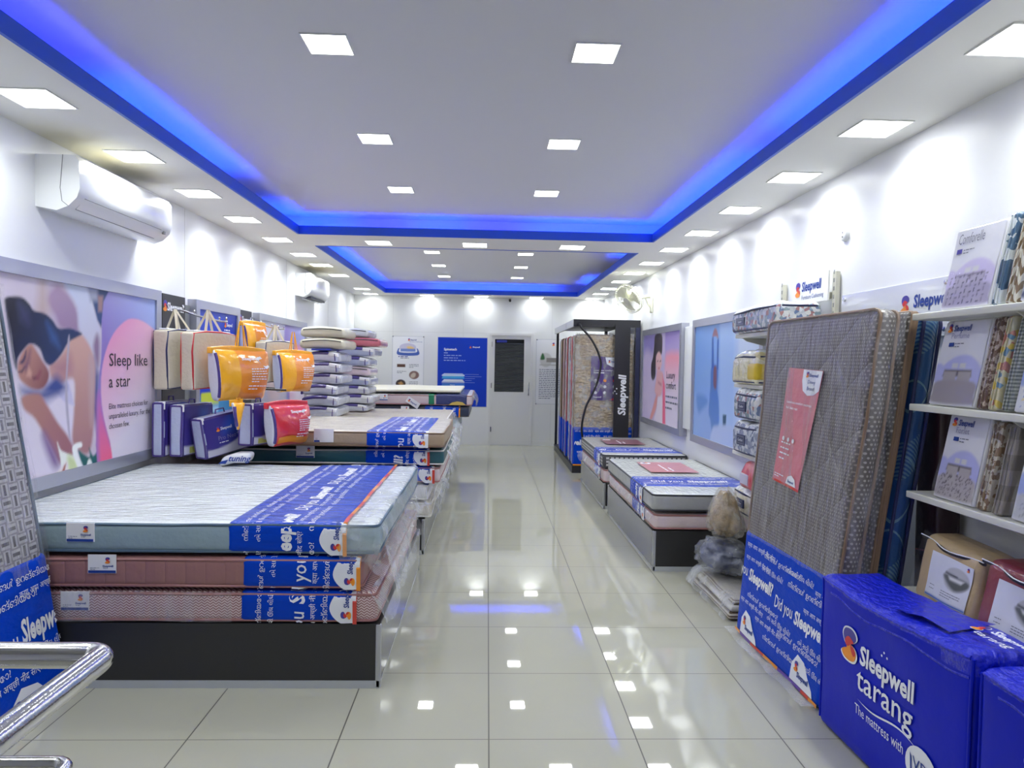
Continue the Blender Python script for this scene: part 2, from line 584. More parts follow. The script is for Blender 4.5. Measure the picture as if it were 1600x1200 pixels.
# blue LED strips lying on the cove ledges (some lengths are dead, as in the shop)
LED = mat('blue led', (20, 60, 255), 0.4, emit=(0.008, 0.062, 1.0), estr=LED_STRENGTH)
LED_S = mat('weak blue led', (20, 60, 255), 0.4, emit=(0.02, 0.035, 1.0), estr=LED_STRENGTH * 0.55)
strips = [('left', C1, 0.7, 3.2, 0), ('left', C1, 3.5, 5.3, 1), ('left', C1, 6.2, 6.75, 1), ('far', C1, -1.85, -1.30, 1), ('far', C1, -1.3, -.75, 0), ('far', C1, -.75, -.25, 1), ('far', C1, -.25, .35, 0), ('far', C1, .35, 1.62, 1),
          ('right', C1, 0.7, 4.0, 1), ('right', C1, 4.0, 4.4, 0), ('right', C1, 4.4, 6.75, 1),
          ('left', C2, 7.4, 12.2, 1), ('far', C2, -1.0, 1.2, 1), ('far', C2, -1.8, -1.0, 0), ('right', C2, 7.9, 8.9, 1), ('right', C2, 10.9, 12.0, 1)]
for k, (side, c, a, b, bright) in enumerate(strips):
    z0, z1 = H + t + .001, H + t + .012
    q = .05
    if side == 'left': A, B = (c[0] - q - .012, a, z0), (c[0] - q, b, z1)
    elif side == 'right': A, B = (c[2] + q, a, z0), (c[2] + q + .012, b, z1)
    else: A, B = (a, c[3] + q, z0), (b, c[3] + q + .012, z1)
    o = MB().box(A, B).build('led_strip', LED if bright else LED_S)
    where = {'left': 'along its left edge', 'right': 'along its right edge', 'far': 'along its far edge'}[side]
    tag(o, '%s blue LED strip in the %s ceiling cove %s, %s length' % ('bright' if bright else 'weak', 'front' if c is C1 else 'rear', where,
        ['first', 'second', 'third', 'fourth', 'fifth'][[i for i, s in enumerate([x for x in strips if x[0] == side and x[1] is c]) if s[2] == a][0]]), 'led strip', 'blue LED strips in the ceiling coves')

# ------------------------------------------------------------------ square LED ceiling panels
FRAME_W = mat('white lamp frame', (228, 228, 226), 0.4)
DIFF = mat('lit diffuser', (255, 255, 255), 0.5, emit=(0.97, 1.0, 0.99), estr=9.0)
def panel(x, y, z, label, s=.118, watts=1.0):
    r = thing('ceiling_light', (x, y, z), label, 'ceiling light', 'square ceiling panels')
    mb = MB()
    for a, b in (((-s - .006, -s - .006), (s + .006, -s)), ((-s - .006, s), (s + .006, s + .006)), ((-s - .006, -s), (-s, s)), ((s, -s), (s + .006, s))):
        mb.box((x + a[0], y + a[1], z - .006), (x + b[0], y + b[1], z + .004))
    mb.build('frame', FRAME_W, r)
    MB().box((x - s, y - s, z - .003), (x + s, y + s, z + .002)).build('diffuser', DIFF, r)
    L = D.lights.new('panel_lamp', 'AREA'); L.shape = 'SQUARE'; L.size = 2 * s * .95
    L.energy = LAMP_WATTS * watts; L.spread = math.radians(145); L.color = (0.95, 1.0, 0.975)
    o = D.objects.new('lamp', L); COL.objects.link(o); o.parent = r; o.location = (0, 0, -.008)
    return r
ordn = ['nearest', 'second', 'third', 'fourth', 'fifth', 'sixth', 'seventh', 'eighth', 'ninth', 'tenth', 'eleventh', 'twelfth', 'thirteenth', 'fourteenth']
left_y = [1.5, 2.4, 3.32, 4.23, 5.135, 6.05, 7.03, 8.0, 8.85, 9.88, 11.68, 12.54]
right_y = [0.6, 1.5, 2.45, 3.39, 4.295, 5.224, 6.163, 7.08, 8.05, 8.98, 9.91, 10.87, 11.7, 12.6]
for i, y in enumerate(left_y):
    if i < 2: lb = 'square ceiling panel over the left wall, nearer than the picture edge'
    else: lb = 'square lit ceiling panel in the left border, %s of that row counted from the front' % ordn[i - 2]
    panel(-2.09, y, H, lb, watts=.5 if y > 11 else 1.0)
for i, y in enumerate(right_y):
    if i < 2: lb = 'square ceiling panel over the right wall, nearer than the picture edge'
    else: lb = 'square lit ceiling panel in the right border, %s of that row counted from the front' % ordn[i - 2]
    panel(1.87, y, H, lb)
for i, x in enumerate((-1.106, -.146, .833)):
    panel(x, 7.08, H, 'square lit ceiling panel on the white strip between the two coves, %s' % ('left one', 'middle one', 'right one')[i])
for i, x in enumerate((-1.1, -.135, .86)):
    panel(x, 12.62, H, 'square lit ceiling panel close to the back wall, %s of three' % ('left one', 'middle one', 'right one')[i], watts=.4)
for i, y in enumerate((1.85, 3.11, 4.4, 5.68)):
    for j, x in enumerate((-.715, .452)):
        if i == 0: lb = 'square ceiling panel of the raised front ceiling, nearer than the picture edge'
        else: lb = 'square lit panel in the raised front ceiling, %s row, %s one' % (['', 'nearest', 'middle', 'farthest'][i], ('left', 'right')[j])
        panel(x, y, HC, lb, .093, .6)
for i, y in enumerate((8.87, 10.1, 11.36)):
    for j, x in enumerate((-.72, .458)):
        panel(x, y, HC, 'square lit panel in the raised rear ceiling, %s row, %s one' % (['nearest', 'middle', 'farthest'][i], ('left', 'right')[j]), .093, .6)

# ------------------------------------------------------------------ door in the back wall
DOORP = mat('white door paint', (222, 222, 220), 0.4)
ALU = mat('brushed aluminium', (190, 192, 198), 0.32, 0.6)
STEEL = mat('polished steel', (205, 205, 210), 0.12, 1.0)
DGLASS = mat('dark window glass', (24, 26, 30), 0.12)
SLAT = mat('grey blind slat', (92, 96, 102), 0.45)
door = thing('door_1', ((DX0 + DX1) / 2, YB, 0), None, None)
tag(door, kind='structure')
mb = MB()
f = .045
mb.box((DX0, YB - .03, 0), (DX0 + f, YB + .06, DZ)); mb.box((DX1 - f, YB - .03, 0), (DX1, YB + .06, DZ)); mb.box((DX0 + f, YB - .03, DZ - f), (DX1 - f, YB + .06, DZ))
mb.build('door_frame', DOORP, door)
wx0, wx1, wz0, wz1 = .13, .665, .98, 1.94
mb = MB(); y0, y1 = YB - .005, YB + .035
mb.box((DX0 + f, y0, .008), (wx0, y1, DZ - f)); mb.box((wx1, y0, .008), (DX1 - f, y1, DZ - f)); mb.box((wx0, y0, .008), (wx1, y1, wz0)); mb.box((wx0, y0, wz1), (wx1, y1, DZ - f))
mb.build('door_leaf', DOORP, door)
MB().box((wx0, YB + .02, wz0), (wx1, YB + .03, wz1)).build('window_pane', DGLASS, door)
mb = MB()
n = 34
for i in range(n):
    z = wz0 + .012 + (wz1 - .07 - wz0) * i / n
    mb.add([(wx0 + .004, YB + .002, z), (wx1 - .004, YB + .002, z), (wx1 - .004, YB + .014, z + .011), (wx0 + .004, YB + .014, z + .011)], [(0, 1, 2, 3)])
    mb.add([(wx0 + .004, YB + .0025, z - .001), (wx1 - .004, YB + .0025, z - .001), (wx1 - .004, YB + .0145, z + .010), (wx0 + .004, YB + .0145, z + .010)], [(3, 2, 1, 0)])
mb.build('blind', SLAT, door, fix=False)
mb = MB().rbox((wx0 + .03, YB - .012, wz1 - .06), (wx0 + .22, YB + .01, wz1 - .018), .006)
mb.build('blind_sticker', mat('blue sticker', (36, 52, 150), 0.4), door)
mb = MB().tube([(DX1 - .075, YB - .035, .93), (DX1 - .075, YB - .05, 1.0), (DX1 - .075, YB - .05, 1.08), (DX1 - .075, YB - .035, 1.15)], .008)
mb.box((DX1 - .085, YB - .035, .92), (DX1 - .065, YB - .004, .945)).box((DX1 - .085, YB - .035, 1.135), (DX1 - .065, YB - .004, 1.16))
mb.build('door_handle', STEEL, door, smooth=40)
mb = MB()
for z in (.25, 1.05, 1.8): mb.tube([(DX0 + f, YB - .032, z), (DX0 + f, YB - .032, z + .09)], .008)
mb.build('hinge', STEEL, door, smooth=40)
# low skirting left and right of the door
struct(MB().box((DX1 + .01, YB - .008, 0), (XR, YB, .09)), 'baseboard_back', BACKW)
# ================================================================== MATTRESS KIT
SLEEVE = mat('blue printed wrap', (0, 66, 196), 0.4, coat=0.08, spec=0.12, bump=0.25, bscale=14, stretch=(1, 1, 2.5))
SLEEVE_T = mat('blue wrap under crinkled film', (0, 68, 200), 0.32, coat=0.8, spec=.15, cr=0.05, bump=2.4, bscale=9, stretch=(1.0, 2.6, 1), bdet=6)
WHITE_Q = mat('white quilted fabric under film', (230, 236, 241), 0.4, coat=1.0, cr=0.07, bump=2.2, bscale=7, stretch=(1, 3.6, 1), bdet=6)
CREAM_Q = mat('cream quilted fabric under film', (214, 206, 192), 0.4, coat=0.9, cr=0.08, bump=1.8, bscale=9, stretch=(1, 3, 1), bdet=5)
TEAL_S = mat('grey teal knit', (146, 168, 178), 0.5, coat=0.35, cr=0.2, bump=0.15, bscale=30, var=.06)
TEAL_D = mat('dark teal knit', (30, 88, 100), 0.5, coat=0.5, cr=0.15, bump=0.3, bscale=20)
PINKISH = mat('pale pink knit', (214, 196, 200), 0.5, coat=0.6, cr=0.15, bump=0.4, bscale=18)
TAN_S = mat('tan knit', (170, 148, 122), 0.5, coat=0.5, cr=0.15, bump=0.3, bscale=18)
NAVY_S = mat('navy knit', (36, 48, 78), 0.45, coat=0.5, cr=0.15, bump=0.3, bscale=18)
WHITE_S = mat('white knit', (222, 222, 226), 0.5, coat=0.6, cr=0.15, bump=0.4, bscale=18)
PIPE_B = mat('blue grey piping', (84, 108, 130), 0.5)
PIPE_P = mat('dusty pink piping', (160, 112, 112), 0.5)
PIPE_T = mat('brown piping', (128, 104, 84), 0.5)
PIPE_W = mat('white piping', (220, 218, 216), 0.5)
PIPE_K = mat('charcoal piping', (52, 54, 62), 0.5)
PIPE_N = mat('navy piping', (40, 44, 90), 0.5)
PIPE_R = mat('red piping', (190, 40, 52), 0.5)
TAGW = mat('white label', (236, 236, 240), 0.4)
ORANGE = mat('orange wrap edge', (240, 150, 40), 0.4, coat=.5)
REDE = mat('red wrap edge', (214, 64, 54), 0.4, coat=.5)
PURE = mat('violet wrap edge', (104, 66, 170), 0.4, coat=.5)

def film_mat(name, lo=0.05, hi=0.5, rgb=(235, 238, 242), scale=9.0, stretch=(1, 1, 1), rough=.14):
    if name in MATS: return MATS[name]
    m = mat(name, rgb, rough, spec=0.7)
    g = NT(m)
    mp = g.nt.nodes.new('ShaderNodeMapping'); mp.inputs['Scale'].default_value = stretch
    g.nt.links.new(g.obj, mp.inputs['Vector'])
    n = g.noise(scale, mp.outputs[0], 5)
    r = g.nt.nodes.new('ShaderNodeMapRange')
    r.inputs['From Min'].default_value = .35; r.inputs['From Max'].default_value = .75
    r.inputs['To Min'].default_value = lo; r.inputs['To Max'].default_value = hi
    g.nt.links.new(n, r.inputs['Value'])
    g.nt.links.new(r.outputs[0], g.b.inputs['Alpha'])
    g.bump(g.noise(scale * 1.7, mp.outputs[0], 4), 0.9, 0.03)
    return m
FILM = film_mat('clear plastic film')
FILM_C = film_mat('clear sleeve film', .0, .14, (240, 240, 245), 6.0, rough=.06)
FILM_V = film_mat('streaked plastic film', .03, .36, (222, 222, 232), 7.0, (3, 7, .5), .07)
FILM_H = film_mat('cloudy plastic film', .12, .58, (226, 230, 235), 7.0)

def weave_mat():
    m = mat('grey basket weave print', (160, 156, 160), .45, coat=.8, cr=.12)
    g = NT(m); c = .054
    a = g.m('DIVIDE', g.y, c); b = g.m('DIVIDE', g.z, c)
    par = g.m('MODULO', g.m('ABSOLUTE', g.m('ADD', g.m('FLOOR', a), g.m('FLOOR', b))), 2.0)
    fa = g.m('FRACT', g.m('ADD', a, 50.0)); fb = g.m('FRACT', g.m('ADD', b, 50.0))
    inv = g.m('SUBTRACT', 1.0, par)
    u = g.m('ADD', g.m('MULTIPLY', fa, par), g.m('MULTIPLY', fb, inv))
    v = g.m('ADD', g.m('MULTIPLY', fb, par), g.m('MULTIPLY', fa, inv))
    du = g.m('ABSOLUTE', g.m('SUBTRACT', u, .5)); dv = g.m('ABSOLUTE', g.m('SUBTRACT', v, .5))
    dark = g.m('MULTIPLY', g.m('LESS_THAN', du, .14), g.m('LESS_THAN', dv, .42))
    mid = g.m('GREATER_THAN', du, .36)
    col = g.mix(dark, g.mix(mid, lin((186, 184, 190)), lin((142, 138, 146))), lin((92, 88, 94)))
    g.color(col)
    mp = g.nt.nodes.new('ShaderNodeMapping'); mp.inputs['Scale'].default_value = (1, 2, 1)
    g.nt.links.new(g.obj, mp.inputs['Vector'])
    g.bump(g.noise(16.0, mp.outputs[0], 4), .55, .02)
    return m
WEAVE = weave_mat()
def weave_small():
    m = mat('black and grey weave border', (160, 156, 160), .45, coat=.6, cr=.12)
    g = NT(m); c = .05
    s = g.m('ADD', g.x, g.y)
    a = g.m('FRACT', g.m('ADD', g.m('DIVIDE', s, c), 50.)); b = g.m('FRACT', g.m('ADD', g.m('DIVIDE', g.z, c * .7), 50.))
    k = g.m('MULTIPLY', g.m('GREATER_THAN', g.m('ABSOLUTE', g.m('SUBTRACT', a, .5)), .18), g.m('GREATER_THAN', g.m('ABSOLUTE', g.m('SUBTRACT', b, .5)), .2))
    g.color(g.mix(k, lin((66, 66, 72)), lin((196, 194, 196))))
    return m
WEAVE2 = weave_small()
def chevron_mat():
    m = mat('pink chevron knit', (200, 160, 160), .5, coat=.5, cr=.15)
    g = NT(m)
    s = g.m('ADD', g.x, g.y)
    t = g.m('PINGPONG', g.m('DIVIDE', s, .013), 1.0)
    k = g.m('FRACT', g.m('ADD', g.m('DIVIDE', g.z, .0125), g.m('ADD', g.m('MULTIPLY', t, .8), 40.)))
    g.color(g.mix(g.m('GREATER_THAN', k, .5), lin((222, 200, 200)), lin((152, 106, 110))))
    g.bump(g.noise(14.0, None, 4), .3, .02)
    return m
CHEV = chevron_mat()
def rib_mat():
    m = mat('dusty pink ribbed quilt', (158, 112, 110), .55, coat=.35, cr=.2)
    g = NT(m)
    s = g.m('ADD', g.x, g.y)
    t = g.m('PINGPONG', g.m('DIVIDE', s, .045), 1.0)
    g.bump(g.m('ADD', g.m('POWER', t, .35), g.m('MULTIPLY', g.noise(22.0), .4)), .5, .012)
    return m
RIB = rib_mat()
def dot_mat(name, c1, c2, cell, quilt=0.0, coat=.7, bs=.5):
    m = mat(name, c1, .45, coat=coat, cr=.14)
    g = NT(m)
    s = g.m('ADD', g.y, g.m('MULTIPLY', g.x, 1.0))
    a = g.m('DIVIDE', s, cell); b = g.m('DIVIDE', g.z, cell)
    row = g.m('MODULO', g.m('FLOOR', g.m('ADD', b, 100.)), 2.0)
    fa = g.m('SUBTRACT', g.m('FRACT', g.m('ADD', g.m('ADD', a, g.m('MULTIPLY', row, .5)), 60.)), .5)
    fb = g.m('SUBTRACT', g.m('FRACT', g.m('ADD', b, 100.)), .5)
    d = g.m('SQRT', g.m('ADD', g.m('MULTIPLY', fa, fa), g.m('MULTIPLY', fb, fb)))
    g.color(g.mix(g.m('LESS_THAN', d, .27), lin(c1), lin(c2)))
    mp = g.nt.nodes.new('ShaderNodeMapping'); mp.inputs['Scale'].default_value = (1, 3.5, .8)
    g.nt.links.new(g.obj, mp.inputs['Vector'])
    h = g.m('MULTIPLY', g.noise(11.0, mp.outputs[0], 5), 1.0)
    if quilt:
        q1 = g.m('PINGPONG', g.m('DIVIDE', g.m('ADD', s, g.z), quilt), 1.0); q2 = g.m('PINGPONG', g.m('DIVIDE', g.m('SUBTRACT', s, g.z), quilt), 1.0)
        h = g.m('ADD', h, g.m('MULTIPLY', g.m('POWER', g.m('MINIMUM', q1, q2), .4), .55))
    g.bump(h, bs, .03)
    return m
GREYDOT = dot_mat('grey brown dotted quilt under film', (98, 92, 90), (146, 138, 134), .016, .16, .9, .8)
GREYSIDE = dot_mat('grey dotted border', (92, 86, 82), (170, 164, 158), .02, 0, .5, .3)
def tan_mat():
    m = mat('tan brocade under film', (176, 152, 120), .42, coat=1.0, cr=.12)
    g = NT(m)
    n = g.voro(26.0)
    g.color(g.mix(n, lin((148, 124, 96)), lin((206, 184, 152))))
    mp = g.nt.nodes.new('ShaderNodeMapping'); mp.inputs['Scale'].default_value = (1, 1, 3)
    g.nt.links.new(g.obj, mp.inputs['Vector'])
    g.bump(g.noise(13.0, mp.outputs[0], 5), .95, .05)
    return m
TANB = tan_mat()
def blue_jac():
    m = mat('blue jacquard', (36, 84, 140), .45, coat=.6, cr=.12)
    g = NT(m)
    s = g.m('ADD', g.x, g.y)
    q1 = g.m('FRACT', g.m('ADD', g.m('DIVIDE', g.m('ADD', s, g.m('MULTIPLY', g.z, .8)), .30), 20.)); q2 = g.m('FRACT', g.m('ADD', g.m('DIVIDE', g.m('SUBTRACT', s, g.m('MULTIPLY', g.z, .8)), .34), 20.))
    k = g.m('MAXIMUM', g.m('LESS_THAN', q1, .03), g.m('LESS_THAN', q2, .03))
    band = g.m('MULTIPLY', g.m('LESS_THAN', g.m('FRACT', g.m('ADD', g.m('DIVIDE', g.m('SUBTRACT', s, g.z), .5), 20.)), .3),
               g.m('GREATER_THAN', g.m('FRACT', g.m('ADD', g.m('DIVIDE', g.m('ADD', s, g.z), .02), 50.)), .5))
    g.color(g.mix(g.m('MAXIMUM', k, g.m('MULTIPLY', band, .6)), lin((28, 80, 140)), lin((112, 152, 176))))
    g.bump(g.noise(12.0, None, 4), .4, .02)
    return m
BLUEJ = blue_jac()

T_MAL = 'നിങ്ങൾ ഉറങ്ങിയോ?'
T_DEV = 'क्या आप अच्छी नींद सोए?'
T_GUJ = 'તમે સારી ઊંઘ લીધી?'
T_TEL = 'మీరు బాగా నిద్రపోయారా?'
T_BEN = 'আপনি কি ভালো ঘুমিয়েছেন?'

def girth_face(fn, start, h, r, lift0=.006):
    """face running up a mattress side (h high, corner radius r) then across its top; fn(side_depth, height, v) -> point"""
    arc = r * PI / 2
    def f(u, v, l=0.0):
        l += lift0
        s = u + start
        if s < h - r: d, z, nd, nz = 0.0, s, -1.0, 0.0
        elif s < h - r + arc:
            a = (s - (h - r)) / r
            d = r - r * math.cos(a); z = h - r + r * math.sin(a); nd, nz = -math.cos(a), math.sin(a)
        else: d, z, nd, nz = r + s - (h - r + arc), h, 0.0, 1.0
        return Vector(fn(d + nd * l, z + nz * l, v))
    return Face(f, .028)
def wrap_print(face, W, smax, s0, parent, k=1.0, lobe=True, seed=0, small=True, flip=1, far=False):
    """the wrap's white print; face u runs round the girth, v across the sleeve from its inner edge (0) to its outer edge (W)"""
    mb = MB()
    # letters stand with their heads toward the inner edge
    tf = Face(lambda u, v, l=0.0: face.fn(u, W - v if flip < 0 else -v, l), face.res)
    def run(txt, base, size, start, bold=0.0, shear=0.0, sx=1.0):
        vs, fs, wd = text2d(txt, bold, shear)
        gap = wd * size * sx + size * 1.5
        s = start - gap * 3
        while s < smax:
            if s + wd * size * sx > 0:
                write(mb, tf, txt, s, -base, size, INK_W, bold, shear, clip=(0.004, -9, smax, 9), sx=sx)
            s += gap
    # one long line: regular "Did you" followed by heavy "Sleepwell?"
    v1, f1, w1 = text2d('Did you', .006, .08); v2, f2, w2 = text2d('Sleepwell?', .034, .12)
    z = .095 * k; sx = .86
    L = (w1 + w2) * z * sx + z * .45
    s = s0
    while s > 0: s -= L + z
    while s < smax:
        write(mb, tf, 'Did you', s, -.30 * k, z, INK_W, .006, .08, clip=(0.004, -9, smax, 9), sx=sx)
        write(mb, tf, 'Sleepwell?', s + w1 * z * sx + z * .38, -.30 * k, z, INK_W, .034, .12, clip=(0.004, -9, smax, 9), sx=sx)
        s += L + z
    if small:
        cols = [(.105, T_MAL, .032), (.16, T_GUJ, .03), (.35, T_DEV, .032), (.405, T_MAL, .036)]
        if far: cols = [(.12, T_GUJ, .04), (.43, T_DEV, .045)]
        for i, (b, t, q) in enumerate(cols):
            run(t, b * k, q * k, -.2 - .13 * ((i + seed) % 3))
    o = mb.build('lettering', None, parent, fix=False)
    if lobe:
        mb = MB()
        c = .06 * k
        pts = [(x, W - .001) for x in ()]
        hw = lobe if isinstance(lobe, float) else .075
        cs = .08
        out = [(cs - hw, W - .002), (cs - hw * 1.02, W - .05 * k), (cs - hw * .75, W - .10 * k), (cs - hw * .1, W - .125 * k), (cs + hw * .6, W - .105 * k), (cs + hw * .95, W - .06 * k), (cs + hw * 1.0, W - .002)]
        out = [out[0]] + smooth_poly(out[1:-1], 4)[:-4] + [out[-1]]
        out = [(max(.003, min(smax - .003, a)), min(W - .002, b)) for a, b in out]
        shape(mb, face, out, INK_W, .0012)
        lf = face.sub(0, 0)
        lt = Face(lambda u, v, l=0.0: face.fn(u, -v if flip > 0 else v, l), face.res)
        swirl(mb, lt, .02, -(W - .025 * k), .05 * k, .0022)
        write(mb, lt, 'Sleepwell', .075, -(W - .035 * k), .034 * k, INK_B, .03, .1, lift=.002, clip=(.003, -9, smax, 9), sx=.8)
        mb.build('wrap_emblem', None, parent, fix=False)
    return o

def mattress(label, x0, x1, y0, y1, z0, z1, side, top=None, pipe=None, sleeve=None, group=None, r=.035, wob=.006, tagpos=(), seed=0, name='mattress', prints=True, s0=-.3, far=False, lobe=True, film=None, edge=None, sleeve_top=None, k=1.0, seg=None):
    """flat mattress; sleeve = ('x'|'y', a, b): the band across it.  'x' bands show on the -y side, 'y' bands on the -x side"""
    root = thing(name, ((x0 + x1) / 2, (y0 + y1) / 2, z0), label, 'mattress', group)
    sd = seed * 7.31
    def fn(x, y, z):
        n = noise.noise(Vector((x * 2.2 + sd, y * 2.2, z * 3))) * wob
        e = -abs(n) * max(0.0, (z - z0) / (z1 - z0))
        return (x + n * .8, y + noise.noise(Vector((x * 2.5, y * 2 + sd, z * 3 + 9))) * wob * .8, z + e)
    nx, ny = seg or (max(4, int((x1 - x0) * 8)), max(4, int((y1 - y0) * 8)))
    mb = MB().rbox((x0, y0, z0 + .003), (x1, y1, z1 - .008), r, (nx, ny, 2), side, fn)
    b = mb.build('body', side, root, smooth=50)
    if top:
        b.data.materials.append(top)
        for p in b.data.polygons:
            if p.normal.z > .7: p.material_index = 1
    if pipe:
        mb = MB(); q = r * .35
        for z in (z0 + .014, z1 - .02):
            loop = []
            for cx, cy, a in ((x1 - r, y1 - r, 0), (x0 + r, y1 - r, 90), (x0 + r, y0 + r, 180), (x1 - r, y0 + r, 270)):
                for t in (0, 30, 60, 90):
                    an = math.radians(a + t); loop.append((cx + (r + .001 - q * .5) * math.cos(an), cy + (r + .001 - q * .5) * math.sin(an)))
            # subdivide so that it follows the wobble
            pts = []
            for i in range(len(loop)):
                A, B = loop[i], loop[(i + 1) % len(loop)]
                m = max(1, int(math.dist(A, B) / .15))
                pts += [fn(A[0] + (B[0] - A[0]) * t / m, A[1] + (B[1] - A[1]) * t / m, z) for t in range(m)]
            mb.tube(pts, .007, pipe, 6, closed=True)
        mb.build('piping', pipe, root, smooth=60)
    for (tx, tz, tw) in tagpos:
        th = tw * .68
        mb = MB(); yy = y0 - .004
        tf = Face(lambda u, v, l=0.0: Vector(fn(tx + u, yy - l, tz + v)))
        mb.box(fn(tx, yy - .001, tz), (tx + tw, yy + .004, tz + th), TAGW)
        ob = mb.build('label_tag', TAGW, root)
        mb = MB()
        shape(mb, tf, rect(0.002, .0015, tw - .002, th * .16), INK_B, .002)
        swirl(mb, tf, tw * .60, th * .52, th * .36, .002)
        write(mb, tf, 'Sleepwell', tw * .52, th * .34, th * .15, INK_B, .03, lift=.002)
        small_lines(mb, tf, tw * .08, th * .28, tw * .32, 2, th * .09, th * .03, INK_G, .002, seed)
        small_lines(mb, tf, tw * .54, th * .26, tw * .3, 1, th * .09, th * .03, INK_G, .002, seed)
        ob2 = mb.build('lettering', None, ob, fix=False)
    if sleeve:
        ax, a, c = sleeve
        e = .005
        lo = (a, y0 - e, z0 + .001) if ax == 'x' else (x0 - e, a, z0 + .001)
        hi = (c, y1 + e, z1 - .008 + e) if ax == 'x' else (x1 + e, c, z1 - .008 + e)
        S = MB().rbox(lo, hi, r * .9, ((4, ny, 2) if ax == 'x' else (nx, 4, 2)), SLEEVE, fn)
        sl = S.build('printed_wrap', SLEEVE, root, smooth=50)
        if sleeve_top:
            sl.data.materials.append(sleeve_top)
            for p in sl.data.polygons:
                if p.normal.z > .7: p.material_index = 1
        h = z1 - .008 - z0
        W = c - a
        if ax == 'x':
            fc = girth_face(lambda d, z, v: fn(a + v, y0 + d, z0 + z), 0.0, h, r * .95)
            smax = h + (y1 - y0) * .98
        else:
            fc = girth_face(lambda d, z, v: fn(x0 + d, c - v, z0 + z), 0.0, h, r * .95)
            smax = h + (x1 - x0) * .98
        if prints:
            wrap_print(fc, W, smax, s0, sl, k, lobe, seed, True, 1, far)
        if edge:
            mb = MB()
            n = len(edge)
            m = int(smax / .05)
            for i in range(m):
                mb.add([fc.fn(smax * i / m, W - .018, .004), fc.fn(smax * i / m, W + .001, .004), fc.fn(smax * (i + 1) / m, W + .001, .004), fc.fn(smax * (i + 1) / m, W - .018, .004)], [(0, 1, 2, 3)], edge[(i * n // 6) % n])
            mb.build('wrap_edge', None, sl, fix=False)
    if film:
        film(root, fn)
    return root

def drape(root, fn, nu, nv, name='plastic_wrap', m=None, amp=.012):
    mb = MB()
    def q(u, v):
        p = Vector(fn(u, v))
        return p + Vector((noise.noise(p * 9) * amp, noise.noise(p * 8 + Vector((5, 3, 1))) * amp, noise.noise(p * 10 + Vector((1, 8, 2))) * amp))
    mb.grid(q, nu, nv, m or FILM)
    return mb.build(name, m or FILM, root, smooth=80, fix=False)

# ------------------------------------------------------------------ display bases
BASE = mat('black wood laminate', (46, 46, 48), .4, bump=.05, bscale=30, stretch=(1, 20, 20))
BASE_G = mat('grey laminate', (110, 112, 116), .22, coat=.5, cr=.1)
KICK = mat('brushed steel plinth', (196, 200, 206), .3, .25)
def bed_base(label, x0, x1, y0, y1, h, open_side):
    """boxed bed platform; open_side is the aisle side: +1 right, -1 left"""
    r = thing('bed_base', ((x0 + x1) / 2, (y0 + y1) / 2, 0), label, 'bed base', 'bed platforms')
    k = .035
    MB().box((x0 + .004, y0 + .004, k), (x1 - .004, y1, h - .004)).build('front_panel', BASE, r)
    ax = x1 if open_side > 0 else x0
    MB().box((ax - .004, y0 + .02, k), (ax + .002 * open_side, y1 - .02, h - .002)).build('side_panel', BASE_G, r)
    MB().box((x0 + .006, y0 + .006, 0), (x1 - .006, y1 - .004, k)).box((x0, y0, 0.0), (x1, y0 + .006, k)).build('plinth', KICK, r)
    for yy in (y0, y1 - .022):
        mb = MB().rbox((ax - .022 if open_side > 0 else ax - .003, yy, 0), (ax + .003 if open_side > 0 else ax + .022, yy + .022, h), .006)
        mb.build('corner_trim', ALU, r, smooth=40)
    MB().box((x0 + .002, y0 + .002, h - .012), (x1 - .002, y1 - .002, h)).build('platform', BASE, r)
    return r
# ================================================================== BEDS ALONG THE LEFT WALL
bed_base('long black bed platform nearest the front, under the pink and white mattresses', -2.38, -.475, 3.22, 5.08, .30, 1)
bed_base('black bed platform under the teal and tan mattresses on the left side', -2.38, -.475, 5.47, 7.03, .28, 1)
bed_base('black bed platform under the piled pillow packs on the left side', -2.38, -.475, 7.07, 8.95, .28, 1)
bed_base('black bed platform under the navy mattress, farthest on the left side', -2.38, -.475, 9.50, 11.35, .30, 1)

G1 = 'mattresses stacked on the nearest left platform'
def film1(root, fn):
    # loose clear wrap slipping off the aisle end of the top mattress
    def f(u, v):
        y = 3.24 + 1.80 * v
        x0 = -.62
        t = u
        if t < .3:
            x = x0 + (t / .3) * .13; z = .772 - .012 * (t / .3)
        else:
            q = (t - .3) / .7
            x = -.49 + .085 * q + .02 * math.sin(v * 9) * q; z = .76 - (.26 + .06 * math.sin(v * 7 + 1)) * q
        return (x, y + .03 * math.sin(u * 4), z)
    drape(root, f, 18, 40, m=FILM_H, amp=.016)
    def e(u, v):
        return (-1.15 + .78 * u, 3.212 - .012 * v, .765 - .15 * v)
    drape(root, lambda u, v: (-.66 + .19 * u, 3.205 - .015 * math.sin(3 * v), .765 - .16 * v - .02 * u), 10, 10, amp=.01)
mattress('white quilted mattress with grey teal sides, top of the nearest left stack', -2.37, -.485, 3.235, 5.06, .615, .772, TEAL_S, WHITE_Q, PIPE_B,
         ('x', -1.19, -.635), G1, tagpos=((-1.90, .672, .125),), seed=1, s0=-.33, edge=(ORANGE, REDE), sleeve_top=SLEEVE_T, film=film1, r=.04, wob=.010)
def film2(root, fn):
    drape(root, lambda u, v: (-.575 + .14 * u, 3.235 + 1.72 * v + .02 * math.sin(9 * u), .585 - .09 * u + .012 * math.sin(11 * v) * u), 8, 36, amp=.010)
mattress('dusty pink ribbed mattress in the middle of the nearest left stack', -2.365, -.56, 3.225, 5.04, .458, .612, RIB, None, PIPE_P,
         ('x', -1.115, -.57), G1, tagpos=((-1.80, .53, .125),), seed=2, s0=-.10, edge=(ORANGE, PURE), film=film2)
